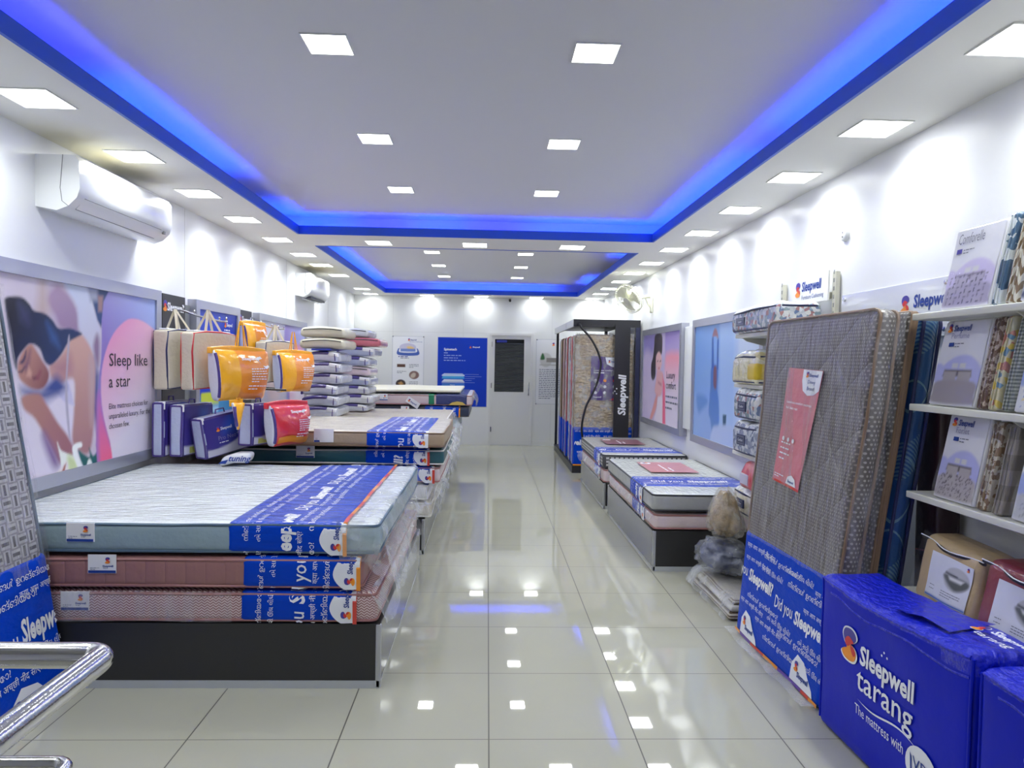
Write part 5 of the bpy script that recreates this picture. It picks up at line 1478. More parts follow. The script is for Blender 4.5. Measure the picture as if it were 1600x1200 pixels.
def zip_bag(y0, y1, z0, z1, m, label, x0=1.745, x1=2.03, plate=True, yel=False, top=None):
    r = thing('comforter_bag', ((x0 + x1) / 2, (y0 + y1) / 2, z0), label, 'comforter bag', 'comforter bags on the right shelf')
    h = z1 - z0; sd = z0 * 9
    def fn(x, y, z):
        t = (z - z0) / h; n = noise.noise(Vector((x * 6, y * 6, z * 6 + sd)))
        k = 1 - .10 * max(0, t - .6)
        return (x + n * .008 + max(0, t - .75) * .10 * (1 if x < (x0 + x1) / 2 else -1), y + n * .006 - max(0, t - .75) * .06 * (1 if y > (y0 + y1) / 2 else -1), z - abs(n) * .03 * t)
    b = MB().rbox((x0, y0, z0), (x1, y1, z1), .03, (4, 8, 4), None, fn).build('body', m, r, smooth=60)
    if top:
        b.data.materials.append(top)
        for p in b.data.polygons:
            if p.normal.z > .55: p.material_index = 1
    for zz, rr in ((z0 + h * .80, .007), (z0 + .015, .005)):
        pts = [fn(x0 + .006, y0 + .03, zz), fn(x0 - .001, (y0 + y1) / 2, zz), fn(x0 + .006, y1 - .03, zz), fn(x0 + .03, y1 - .004, zz), fn(x1 - .03, y1 - .004, zz), fn(x1 - .004, y1 - .03, zz), fn(x1 - .004, y0 + .03, zz), fn(x1 - .03, y0 + .004, zz), fn(x0 + .03, y0 + .004, zz)]
        MB().tube(pts, rr, ZIP, 6, closed=True).build('zip_trim', ZIP, r, smooth=60)
    if plate:
        f = RF(x0 - .006, y1 - .10, z0 + h * .26); w = min(.16, (y1 - y0) * .34); hh = h * .32
        o = MB().rbox((x0 - .006, y1 - .10 - w, z0 + h * .26), (x0 + .004, y1 - .10, z0 + h * .26 + hh), .003).build('name_plate', mat('navy name plate', (44, 56, 100), .35, coat=.4), r)
        mb = MB()
        for (a, b2, c, d) in ((.01, .01, w - .01, .016), (.01, hh - .016, w - .01, hh - .01), (.01, .01, .016, hh - .01), (w - .016, .01, w - .01, hh - .01)): shape(mb, f, rect(a, b2, c, d), INK_G, .001)
        write(mb, f, 'Comfort', w * .5, hh * .38, hh * .34, INK_W, .01, lift=.002, center=True); mb.build('lettering', None, o, fix=False)
    if yel:
        MB().rbox((x0 - .004, y0 - .004, z0 + .02), (x0 + .10, y0 + .16, z0 + h * .62), .03, (2, 2, 2)).build('yellow_band', mat('bright yellow cloth', (222, 190, 40), .4, coat=.6), r, smooth=60)
    return r
zip_bag(4.19, 4.975, 1.752, 1.935, FLORAL, 'long floral comforter bag on the top shelf, under the small white sign', top=CLEARW)
zip_bag(4.50, 4.95, 1.402, 1.64, YELLOWC, 'pale yellow comforter bag on the second shelf from the top', yel=True, plate=False, top=CLEARW)
zip_bag(4.46, 4.90, 1.160, 1.372, FLORAL, 'floral comforter bag lying on top of a blue grey one', top=CLEARW)
zip_bag(4.45, 4.90, .922, 1.155, BLUEFL, 'blue grey comforter bag beneath the floral one, on the middle shelf', top=CLEARW)
zip_bag(4.50, 4.87, .512, .695, CREAMC, 'cream comforter bag with navy trim on the low shelf, beside the clear plastic bundle', top=CLEARW)
rb = thing('red_pack', (1.86, 4.60, .70), 'small red and white pack resting on the cream comforter bag', 'pack')
MB().rbox((1.735, 4.50, .699), (1.98, 4.72, .88), .03, (3, 4, 3), None, lambda x, y, z: (x + noise.noise(Vector((x * 9, y * 9, z * 9))) * .01 + max(0, z - .8) * .5, y, z)).build('body', mat('red film pack', (206, 46, 66), .3, coat=.8, bump=.4, bscale=14), rb, smooth=60)
MB().rbox((1.729, 4.55, .73), (1.75, 4.69, .80), .004).build('front_label', mat('white violet label', (206, 200, 226), .35, coat=.5), rb, smooth=40)

# ---- bedsheet packs
def fabric(name, kind, c1, c2, sc):
    m = mat(name, c1, .4, coat=.9, cr=.08)
    g = NT(m)
    if kind == 'stripe': k = g.m('GREATER_THAN', g.m('FRACT', g.m('ADD', g.m('MULTIPLY', g.z, sc), 20.)), .5)
    elif kind == 'chev': k = g.m('GREATER_THAN', g.m('FRACT', g.m('ADD', g.m('ADD', g.m('MULTIPLY', g.z, sc), g.m('PINGPONG', g.m('MULTIPLY', g.y, 45.), 1.0)), 20.)), .5)
    elif kind == 'dots': k = g.m('LESS_THAN', g.voro(sc), .33)
    else: k = g.m('GREATER_THAN', g.noise(sc, None, 3), .5)
    g.color(g.mix(k, lin(c1), lin(c2)))
    mp = g.nt.nodes.new('ShaderNodeMapping'); mp.inputs['Scale'].default_value = (1, 8, .6)
    g.nt.links.new(g.obj, mp.inputs['Vector'])
    g.bump(g.noise(14.0, mp.outputs[0], 3), .6, .02)
    return m
COVW = mat('white pack film', (232, 232, 238), .25, coat=1.0, cr=.05)
LEAN = .20
def pack_cover(y0, y1, z0, h, label, art, words, cat='bedsheet pack'):
    r = thing('bedsheet_pack', (1.87, (y0 + y1) / 2, z0), label, cat, 'bedsheet packs on the right shelf')
    sh = lambda x, y, z: (x + (z - z0) * LEAN + noise.noise(Vector((y * 5, z * 5, z0))) * .004, y, z)
    MB().rbox((1.845, y0, z0 + .001), (1.885, y1, z0 + h), .012, (1, 5, 6), None, sh).build('body', COVW, r, smooth=60)
    f = Face(lambda u, v, l=0.0: Vector(sh(1.8435 - l, y1 - .008 - u, z0 + .008 + v)))
    W = y1 - y0 - .016; Hh = h - .016
    picture('printed_cover', f, W, Hh, (218, 218, 230), [([(x * W, y * Hh) for x, y in s[0]],) + s[1:] for s in art], 46, r)
    mb = MB(); words(mb, f, W, Hh)
    mb.build('lettering', None, r, fix=False)
    m2 = MB(); m2.grid(lambda u, v: Vector(f.fn(-.006 + (W + .012) * u, -.004 + (Hh + .010) * v, .006 + .004 * math.sin(u * 17 + v * 9))), 8, 8, FILM_C)
    m2.build('clear_sleeve', FILM_C, r, smooth=80, fix=False)
    return r
arc = lambda c, cy=.42: [([(-.1, cy - .1), (.0, cy + .06), (.12, cy + .06), (.2, cy - .02), (.15, cy - .14)], c, .006), ([(.0, .28), (.15, cy + .04), (.40, cy + .16), (.70, cy + .17), (.95, cy + .06), (1.1, cy - .1), (1.1, .2), (.3, .2)], c, .006)]
def bed(c, pil, hd):
    return [([(.20, .42), (.80, .42), (.82, .34), (.18, .34)], hd, .004), ([(.20, .40), (.48, .40), (.48, .28), (.20, .28)], pil, .004), ([(.52, .40), (.80, .40), (.80, .28), (.52, .28)], pil, .004), ([(.10, .28), (.90, .28), (.98, .12), (.95, .02), (.05, .02), (.02, .12)], c, .006), ([(.35, .50), (.48, .50), (.48, .44), (.35, .44)], (206, 206, 214), .002), ([(.52, .50), (.65, .50), (.65, .44), (.52, .44)], (206, 206, 214), .002)]
def grid_art(c):   # woven bedspread: dark bars over the bed
    rg = random.Random(3); o = []
    for i in range(9):
        for j in range(6):
            x, y = .07 + i * .095, .05 + j * .065
            o.append(([(x, y), (x + .05, y), (x + .05, y + .016), (x, y + .016)] if (i + j) % 2 else [(x, y), (x + .018, y), (x + .018, y + .05), (x, y + .05)], c, .0015))
    return o
def specks(c, n=60, seed=1, top=.3):
    rg = random.Random(seed); o = []
    for _ in range(n):
        x, y = rg.uniform(.08, .9), rg.uniform(.04, top); s = rg.uniform(.008, .02)
        o.append(([(x - s, y - s), (x + s, y - s * .5), (x + s * .6, y + s)], c, .0015))
    return o
def w1(mb, f, W, Hh):
    write(mb, f, 'Comforelle', .02, Hh * .82, .062, INK_G, -.004, width=W * .55, lift=.002); shape(mb, f, rect(.02, Hh * .70, .05, Hh * .76), L_PUR, .002); small_lines(mb, f, .06, Hh * .73, .06, 2, .012, .004, INK_G, .002)
def w2(t):
    def w_(mb, f, W, Hh):
        swirl(mb, f, .018, Hh * .875, .036, .002); write(mb, f, 'Sleepwell', .055, Hh * .89, .034, INK_B, .03, .1, width=W * .40, lift=.002); write(mb, f, t, .05, Hh * .80, .032, mat('pale violet ink', (150, 150, 190), .5), 0, lift=.002)
        shape(mb, f, rect(.045, Hh * .70, .075, Hh * .75), INK_B, .002); small_lines(mb, f, .082, Hh * .73, .05, 2, .012, .004, INK_G, .002)
    return w_
LAV, LAV2 = (196, 186, 226), (176, 178, 230)
pack_cover(2.53, 2.81, 1.760, .33, 'bedsheet pack reading Comforelle with a woven bedspread, on the top right shelf', arc(LAV) + bed((164, 156, 186), (172, 164, 192), (120, 112, 134)) + grid_art((70, 64, 92)), w1)
pack_cover(2.59, 2.865, 1.375, .35, 'bedsheet pack with a plain beige bed, on the second shelf at the right', arc(LAV2) + bed((150, 142, 150), (162, 154, 160), (66, 58, 60)), w2('Perfume'))
pack_cover(2.575, 2.815, .999, .345, 'bedsheet pack with a speckled grey bed, on the third shelf at the right', arc(LAV2) + bed((176, 168, 174), (172, 164, 170), (62, 54, 58)) + specks((74, 66, 74), 130), w2('Forlet'))
pack_cover(2.10, 2.385, 1.760, .33, 'bedsheet pack with a dark blue bed at the right end of the top shelf', arc((170, 206, 226)) + bed((70, 76, 120), (200, 120, 126), (90, 90, 110)) + specks((200, 90, 100), 50, 4), w1)
pack_cover(2.11, 2.39, 1.375, .35, 'bedsheet pack with blue and yellow checks at the right end of the second shelf', arc((150, 168, 226)) + [(ell(.85, .78, .2, .12, 12), (120, 180, 140), .006)] + bed((226, 228, 236), (206, 210, 220), (180, 184, 196)) + specks((64, 92, 196), 70, 5) + specks((230, 206, 90), 40, 6), w2('Perfume'))
pack_cover(2.11, 2.385, .999, .345, 'bedsheet pack with a pale grey bed at the right end of the third shelf', arc((160, 176, 232)) + bed((198, 200, 208), (206, 208, 214), (150, 150, 160)) + specks((150, 152, 164), 90, 7), w2('Forlet'))
def spine(y, th, z0, h, m, label):
    r = thing('folded_bedsheet', (1.93, y, z0), label, 'folded bedsheet', 'folded bedsheets on the right shelf')
    sh = lambda x, yy, z: (x + (z - z0) * LEAN + noise.noise(Vector((yy * 9, z * 7, x * 4))) * .005, yy + (z - z0) * .012 + noise.noise(Vector((z * 6, x * 5, yy))) * .004, z)
    MB().rbox((1.842, y - th / 2, z0 + .001), (1.985, y + th / 2, z0 + h), .014, (3, 1, 8), None, sh).build('fabric', m, r, smooth=60)
    g_ = MB()
    for s in (-.16, .14): g_.tube([sh(1.840, y + s * th, z0 + h * q) for q in np.linspace(.02, .97, 10)], .0028, m, 5)
    g_.build('fold_edge', m, r, smooth=60)
    MB().grid(lambda u, v: Vector(sh(1.836, y - th * .5 + th * u, z0 + .002 + h * v)), 3, 12, FILM_C).build('clear_sleeve', FILM_C, r, smooth=80, fix=False)
spine(2.495, .05, 1.760, .34, fabric('teal and white patch cloth', 'noise', (206, 214, 220), (58, 96, 132), 14), 'teal and white folded bedsheet beside the Comforelle pack')
spine(2.425, .06, 1.760, .34, fabric('brown and white chevron cloth', 'chev', (216, 212, 200), (130, 104, 70), 16), 'brown and white chevron folded bedsheet on the top right shelf')
spine(2.555, .05, 1.375, .35, fabric('brown floral cloth', 'noise', (196, 178, 168), (112, 82, 70), 60), 'brown floral folded bedsheet on the second right shelf')
spine(2.492, .05, 1.375, .35, multi_mat('yellow spotted cloth', [(222, 214, 178), (214, 206, 170), (226, 200, 90), (226, 220, 190), (110, 150, 180), (190, 120, 110), (222, 216, 186)], 45), 'pale yellow spotted folded bedsheet on the second right shelf')
spine(2.425, .05, 1.375, .35, fabric('grey green striped cloth', 'stripe', (178, 184, 180), (112, 122, 122), 75), 'grey green striped folded bedsheet on the second right shelf')
spine(2.535, .055, .999, .333, fabric('beige leaf cloth', 'noise', (206, 196, 180), (136, 108, 82), 42), 'beige leaf print folded bedsheet on the third right shelf')
spine(2.455, .055, .999, .333, fabric('grey brown cloth', 'stripe', (148, 140, 134), (124, 116, 110), 9), 'plain grey brown folded bedsheet on the third right shelf')
# ---- mattress protector bags on the low shelf
def protector(y0, y1, z0, h, m, label, dx=0.0):
    r = thing('mattress_protector_bag', (1.86, (y0 + y1) / 2, z0), label, 'mattress protector bag', 'mattress protector bags')
    x0 = 1.772 + dx
    sh = lambda x, y, z: (x + (z - z0) * .22 + noise.noise(Vector((y * 7, z * 7, x * 3))) * .010, y + noise.noise(Vector((z * 6, x * 5, y * 4))) * .006, z - .04 * max(0, (z - z0) / h - .5) * ((y1 - y) / (y1 - y0)))
    MB().rbox((x0, y0, z0 + .001), (x0 + .16, y1, z0 + h), .035, (3, 6, 5), None, sh).build('body', m, r, smooth=60)
    W = (y1 - y0) * .68; Hh = h * .66
    f = Face(lambda u, v, l=0.0: Vector(sh(x0 - .004 - l, y1 - (y1 - y0) * .24 - u, z0 + h * .14 + v)))
    p = picture('printed_insert', f, W, Hh, (222, 224, 238), [(ell(W * .68, Hh * .58, W * .28, Hh * .27, 16), (188, 188, 196), .003), ([(W * .42, Hh * .62), (W * .9, Hh * .62), (W * .94, Hh * .48), (W * .7, Hh * .34), (W * .44, Hh * .5)], (92, 96, 96), .006), ([(W * .5, Hh * .6), (W * .85, Hh * .6), (W * .8, Hh * .52), (W * .55, Hh * .53)], (226, 226, 228), .004), ([(W * .42, Hh * .68), (W * .7, Hh * .66), (W * .7, Hh * .63), (W * .42, Hh * .64)], (50, 54, 60), .003), ([(0, 0), (W, 0), (W, Hh * .05), (0, Hh * .05)], (30, 92, 178), .002)], 50, r)
    mb = MB(); swirl(mb, f, W * .86, Hh * .86, Hh * .10, .002)
    for (u, v, n) in ((.1, .26, 1), (.1, .18, 1), (.42, .24, 3)): small_lines(mb, f, W * u, Hh * v, W * (.22 if u < .3 else .45), n, Hh * .05, Hh * .016, INK_G, .002, int(v * 100))
    mb.build('lettering', None, p, fix=False)
    pts = [sh(x0 - .002 + .015 * math.sin(t * 9), y1 + .01 - (y1 - y0 + .02) * t, z0 + h * (.93 - .05 * math.sin(t * PI))) for t in np.linspace(0, 1, 12)]
    MB().tube(pts, .007, mat('black zip tape', (26, 26, 30), .35, coat=.3), 6).tube([(p[0] - .005, p[1], p[2] + .006) for p in pts], .0025, INK_W, 5).build('zip', None, r, smooth=60)
    MB().grid(lambda u, v: Vector(sh(x0 - .012 - .006 * math.sin(u * 11 + v * 5), y1 - (y1 - y0) * u, z0 + .01 + h * v)), 10, 10).build('clear_sleeve', FILM_C, r, smooth=80, fix=False)
protector(2.48, 2.83, .581, .27, mat('beige cotton pack', (196, 170, 130), .45, coat=.7, bump=.4, bscale=14), 'beige mattress protector bag on the low right shelf behind the blue bags')
protector(2.11, 2.455, .581, .27, mat('maroon cotton pack', (134, 30, 52), .4, coat=.8, bump=.4, bscale=14), 'maroon mattress protector bag on the low right shelf at the picture edge', -.004)
mr = thing('wrapped_roll', (2.04, 3.1, 0), 'dark maroon wrapped pack standing in the corner beside the blue leaning mattress', 'pack')
MB().rbox((1.985, 2.985, 0), (2.10, 3.16, 1.42), .03, (2, 2, 10), None, lambda x, y, z: (x + noise.noise(Vector((y * 8, z * 5, x))) * .006, y, z)).build('body', mat('dark maroon cloth', (52, 26, 38), .4, coat=.4, bump=.4, bscale=12), mr, smooth=60)
MB().tube([(1.978, 2.99, .7), (1.975, 3.05, .71), (1.978, 3.12, .70)], .004, mat('dull rose tie', (120, 50, 60), .5), 6).build('tie', None, mr)

# ================================================================== BLUE MATTRESS BAGS AT THE RIGHT FRONT
BLUEP = mat('glossy royal blue bag', (2, 26, 188), .4, coat=.08, spec=.15, cr=.12, bump=.22, bscale=5, bdet=4)
BLUEC = mat('crinkled royal blue bag', (6, 28, 200), .3, coat=.5, spec=.3, cr=.1, bump=1.0, bscale=26, stretch=(1.6, 1, 1), bdet=5)
def blue_bag(ya, yb, x0, th, h, label, sheer=.034, flap=True):
    r = thing('mattress_bag', (x0 + th / 2, (ya + yb) / 2, 0), label, 'mattress bag', 'royal blue mattress bags')
    def fn(x, y, z):
        n = noise.noise(Vector((x * 4, y * 3, z * 4 + ya))); n2 = noise.noise(Vector((x * 14, y * 12, z * 16)))
        t = z / h
        cr = max(0, t - .82) / .18
        return (x + sheer * (yb - y) + n * .010 * min(1, t * 3) + n2 * .006 * cr, y + n * .006, z + (n * .012 + n2 * .006) * max(0, t) ** 3 - .012 * math.sin((yb - y) * 5) * t ** 4)
    b = MB().rbox((x0, ya, 0.003), (x0 + th, yb, h), .03, (6, 22, 16), None, fn).build('body', BLUEP, r, smooth=70)
    b.data.materials.append(BLUEC)
    for p in b.data.polygons:
        if p.normal.z > .35 or (p.center.z > h * .93): p.material_index = 1
    mb = MB()
    for (yy, zz) in ((yb - .012, 1), (ya + .012, 1)):
        mb.tube([fn(x0 + .004, yy, z) for z in np.linspace(.03, h - .02, 14)], .006, BLUEP, 6)
    mb.tube([fn(x0 + .004, y, h - .018) for y in np.linspace(ya + .02, yb - .02, 24)], .007, BLUEC, 6)
    mb.tube([fn(x0 + .002, y, h - .07 + .012 * math.sin(y * 14)) for y in np.linspace(ya + .02, yb - .08, 30)], .005, BLUEC, 6)
    mb.build('seam', BLUEP, r, smooth=70)
    if flap:
        MB().grid(lambda u, v: Vector(fn(x0 + .05 + .19 * u, ya + .18 + .28 * v + .05 * u, h)) + Vector((0, 0, .008 + .012 * math.sin(v * PI) * (1 - u))), 6, 8).build('flap', BLUEC, r, smooth=70, fix=False)
    f = Face(lambda u, v, l=0.0: Vector(fn(x0 - .0035 - l, yb - u, v)))
    mb = MB()
    swirl(mb, f, .175, .365, .135, .002, INK_W)
    write(mb, f, 'Sleepwell', .305, .385, .105, INK_W, .03, .08, width=.33, lift=.002)
    for (a, b2) in ((.425, .475), (.44, .492), (.458, .478)): shape(mb, f, ell(a + .02, b2, .005, .005, 8), INK_W, .002)
    write(mb, f, 'tarang', .29, .285, .125, INK_W, .006, width=.34, lift=.002)
    sw = [(.30 + .36 * t, .245 - .012 * math.sin(t * 2 * PI)) for t in np.linspace(0, 1, 22)]
    shape(mb, f, sw + [(a, b2 + .008 * math.sin(PI * i / 21)) for i, (a, b2) in reversed(list(enumerate(sw)))], INK_W, .002)
    write(mb, f, 'The mattress with', .285, .185, .055, INK_W, 0, width=.30, lift=.002)
    shape(mb, f, ell(.685, .185, .085, .075, 24), INK_W, .002)
    write(mb, f, 'VPF', .64, .175, .06, INK_B, .0, width=.10, lift=.003); small_lines(mb, f, .66, .155, .08, 1, .02, .008, INK_B, .003, 3)
    shape(mb, f, [(.625, .22), (.63, .16), (.65, .14), (.68, .135), (.652, .15), (.638, .17), (.635, .21)], INK_B, .003)
    mb.build('lettering', None, b, fix=False)
    tf = Face(lambda u, v, l=0.0: Vector(fn(x0 + .06 + v, ya + .24 - u, h)) + Vector((0, 0, .018 + l)))
    mb = MB(); swirl(mb, tf, .05, .06, .05, .002, INK_W); write(mb, tf, 'Sleepwell', .11, .085, .045, INK_W, .03, .1, lift=.002, width=.16); write(mb, tf, 'tarang', .10, .03, .05, INK_W, .006, lift=.002, width=.15)
    mb.build('lettering', None, r, fix=False)
    return r
blue_bag(2.03, 2.925, 1.448, .255, .652, 'royal blue mattress bag standing on edge before the bedsheet shelf')
blue_bag(1.10, 2.015, 1.482, .225, .645, 'second royal blue mattress bag, cut by the right picture edge')

# ================================================================== PLASTIC BUNDLES ON THE FLOOR
def lump(name, c, rad, m, amp, label, cat, seed, taper=0.0, film=None, group=None):
    r = thing(name, (c[0], c[1], c[2] - rad[2]), label, cat, group)
    def P(u, v, k=1.0, a=1.0):
        th = u * 2 * PI; ph = (v - .5) * PI
        d = Vector((math.cos(ph) * math.cos(th), math.cos(ph) * math.sin(th), math.sin(ph)))
        n = noise.noise(d * 1.7 + Vector((seed, 0, 0))) * amp + (.3 - abs(noise.noise(d * 3.2 + Vector((0, seed, 0))))) * amp * 1.1 + (.2 - abs(noise.noise(d * 8 + Vector((0, 0, seed))))) * amp * .5
        q = Vector((d.x * rad[0], d.y * rad[1], (abs(d.z) ** .75) * math.copysign(1, d.z) * rad[2])) * (k * (1 + n * a))
        q.z = max(q.z, -rad[2])
        t = (q.z / rad[2] + 1) / 2; tp = 1 - taper * max(0, t - .15); q.x *= tp; q.y *= tp
        return Vector(c) + q
    MB().grid(lambda u, v: P(u, v, .86 if film else 1), 56, 32).build('contents' if film else 'body', m, r, smooth=60)
    if film: MB().grid(lambda u, v: P(u, v, 1.0, 1.5), 56, 32).build('plastic_wrap', film, r, smooth=60)
    return r
pile = thing('folded_cloth_pile', (1.62, 4.4, 0), 'flat pile of striped cloth in clear plastic on the floor beside the blue printed wrap', 'cloth pile')
STR = fabric('brown striped cloth', 'stripe', (196, 188, 176), (120, 100, 84), 60)
for i, (a, b, c_, d_) in enumerate(((1.46, 1.76, 4.08, 4.82), (1.48, 1.75, 4.10, 4.78), (1.50, 1.74, 4.12, 4.74))):
    MB().rbox((a, c_, .004 + i * .04), (b, d_, .042 + i * .04), .018, (4, 8, 1), None, lambda x, y, z: (x + noise.noise(Vector((y * 6, z * 20, 1))) * .012, y, z + noise.noise(Vector((x * 7, y * 5, 2))) * .002 + .001)).build('folded_layer', STR if i != 1 else mat('white cloth', (216, 212, 204), .5, bump=.3, bscale=20), pile, smooth=60)
MB().grid(lambda u, v: Vector((1.42 + .36 * u, 4.05 + .80 * v, .132 - .115 * (1 - min(1, u * 3.2)) ** 2)) + Vector((noise.noise(Vector((u * 7, v * 9, 0))) * .012, 0, abs(noise.noise(Vector((u * 8, v * 9, 4)))) * .008)), 16, 24).build('plastic_wrap', FILM_H, pile, smooth=70, fix=False)
lump('plastic_bundle', (1.60, 4.60, .255), (.155, .21, .105), mat('slate blue cloth', (58, 66, 104), .5, bump=.5, bscale=8), .18, 'slate blue bundle in cloudy plastic, lower one on the floor beside the shelf', 'bundle', 2.0, film=film_mat('dense cloudy plastic', .15, .62, (196, 200, 208), 5.0), group='plastic wrapped bundles')
lump('plastic_bundle', (1.605, 4.60, .545), (.125, .20, .165), mat('brown cord bundle', (150, 122, 78), .45, coat=.4, bump=1.0, bscale=22, var=.6, vscale=26), .16, 'brown bundle in clear plastic sitting on the slate blue one', 'bundle', 5.0, taper=.62, film=film_mat('wrinkled clear film', .08, .5, (214, 212, 206), 8.0), group='plastic wrapped bundles')

# ================================================================== HOOK BOARDS AND HANGING BAGS ON THE LEFT WALL
BOARD = mat('black hook board', (52, 52, 56), .45)
def hook_board(y0, y1, label, lower_x, bars):
    r = thing('hook_board', (XL, (y0 + y1) / 2, .85), label, 'display board', 'hook boards')
    b = MB().box((XL + .001, y0, .82), (XL + .032, y1 - .0, 1.985)).build('board', BOARD, r)
    MB().box((XL + .001, y1 + .004, .82), (XL + .028, y1 + .10, 1.93)).build('side_strip', mat('grey side strip', (120, 124, 128), .4), r)
    f = LF(XL + .032, y0, .82); mb = MB(); swirl(mb, f, .005, 1.035, .085); write(mb, f, 'Sleepwell', .075, 1.045, .085, INK_W, .03, .1, width=(y1 - y0) * .74); mb.build('lettering', None, b, fix=False)
    for (z, xe, ym, dz) in bars:
        yc = (y0 + y1) / 2 + ym
        mb = MB(); pts = [(XL + .03, yc, z), (XL + .10, yc, z), (XL + .22, yc - .01, z - dz * .5), (xe - .06, yc - .02, z - dz), (xe, yc - .02, z - dz)]
        mb.tube(cat(pts, 4), .008, STEEL if z > 1.5 else MATS['black plastic'], 8)
        mb.rbox((XL + .030, yc - .03, z - .045), (XL + .038, yc + .03, z + .02), .003)
        mb.mi = [0] * len(mb.f)
        mb.build('hook_bar', STEEL if z > 1.5 else MATS['black plastic'], r, smooth=60)
        if z > 1.5:
            for k in range(5):
                q = .3 + .165 * k
                p = Vector(cat(pts, 4)[int(q * 15.9)])
                MB().lathe([(0, .03), (.007, .026), (.009, .018), (.007, .010), (.004, .004), (.004, 0)], STEEL, 10, Matrix.Translation(p + Vector((0, 0, .005)))).build('hook_stud', STEEL, r, smooth=50)
    return r
hook_board(5.235, 5.62, 'black hook board of hanging bags next to the sleeping woman poster', -1.55, ((1.87, -1.98, 0.0, .075), (1.33, -1.55, .03, .05)))
hook_board(6.815, 7.18, 'black hook board farther along, between the blue and lavender posters', -1.9, ((1.87, -2.0, 0.0, .06), (1.25, -1.75, 0, .04)))

def place(root, x, y, z, deg, roll=0.0):
    root.location = (x, y, z); root.rotation_euler = (0, math.radians(roll), math.radians(deg))
def bag_root(name, label, cat, group):
    return thing(name, (0, 0, 0), label, cat, group)
CREAM_B = mat('cream non woven cloth', (204, 196, 178), .6, bump=.25, bscale=40)
def piped_bag(label, w, h, d, pm, hand, hl=.2):
    """soft cream carry bag, near bottom corner at the origin: width along +x, depth along -x side face -y"""
    r = bag_root('carry_bag', label, 'bag', 'cream carry bags with coloured piping')
    fn = lambda x, y, z: (x + noise.noise(Vector((y * 8, z * 6, 1))) * .008, y + noise.noise(Vector((x * 5, z * 6, 2))) * .010 - .0, z + .012 * math.sin(x / w * PI))
    MB().rbox((0, 0, 0), (w, d, h), .02, (6, 3, 6), None, fn).build('body', CREAM_B, r, smooth=60)
    mb = MB()
    for y in (.008, d - .008):
        loop = [(.01, y, .01), (w * .33, y, .004), (w * .66, y, .004), (w - .01, y, .01), (w - .004, y, h * .33), (w - .004, y, h * .66), (w - .01, y, h - .01), (w * .66, y, h - .003), (w * .33, y, h - .003), (.01, y, h - .01), (.004, y, h * .66), (.004, y, h * .33)]
        mb.tube([fn(*p) for p in loop], .0065, pm, 6, closed=True)
    mb.build('piping', pm, r, smooth=60)
    MB().rbox((.03, d * .2, h + .004), (w - .03, d * .8, h + .016), .005, (3, 1, 1)).build('film_window', mat('white film top'), r, smooth=50)
    for y in (.02, d - .02):
        a, b = hand
        pts = [(w * .30, y, h - .04), (w * .32, y, h + .01), (a, d * .5 + b, h + hl), (w * .68, y, h + .01), (w * .70, y, h - .04)]
        mb = MB()
        for i in range(len(pts) - 1):
            A, B = Vector(pts[i]), Vector(pts[i + 1]); s = Vector((.012, 0, 0)) if abs((B - A).z) > .02 else Vector((0, 0, .012)); t = Vector((0, .0015, 0))
            mb.add([A - s - t, A + s - t, B + s - t, B - s - t, A - s + t, A + s + t, B + s + t, B - s + t], [(0, 1, 2, 3), (7, 6, 5, 4), (0, 4, 5, 1), (1, 5, 6, 2), (2, 6, 7, 3), (3, 7, 4, 0)])
        mb.build('handle', mat('cream strap', (212, 202, 180), .6), r)
    return r
YEL = mat('yellow film print', (246, 176, 24), .28, coat=.8, cr=.1, bump=.5, bscale=9)
ORG_P = mat('orange film print', (232, 140, 28), .28, coat=.8, cr=.1, bump=.5, bscale=9)
REDP = mat('red film print', (214, 44, 60), .28, coat=.8, cr=.1, bump=.5, bscale=9)
CLEARG = mat('clear gusset over white pillow', (206, 208, 222), .3, coat=.9, cr=.1, bump=.5, bscale=12)
VIO = mat('violet trim', (70, 52, 128), .4, coat=.4)
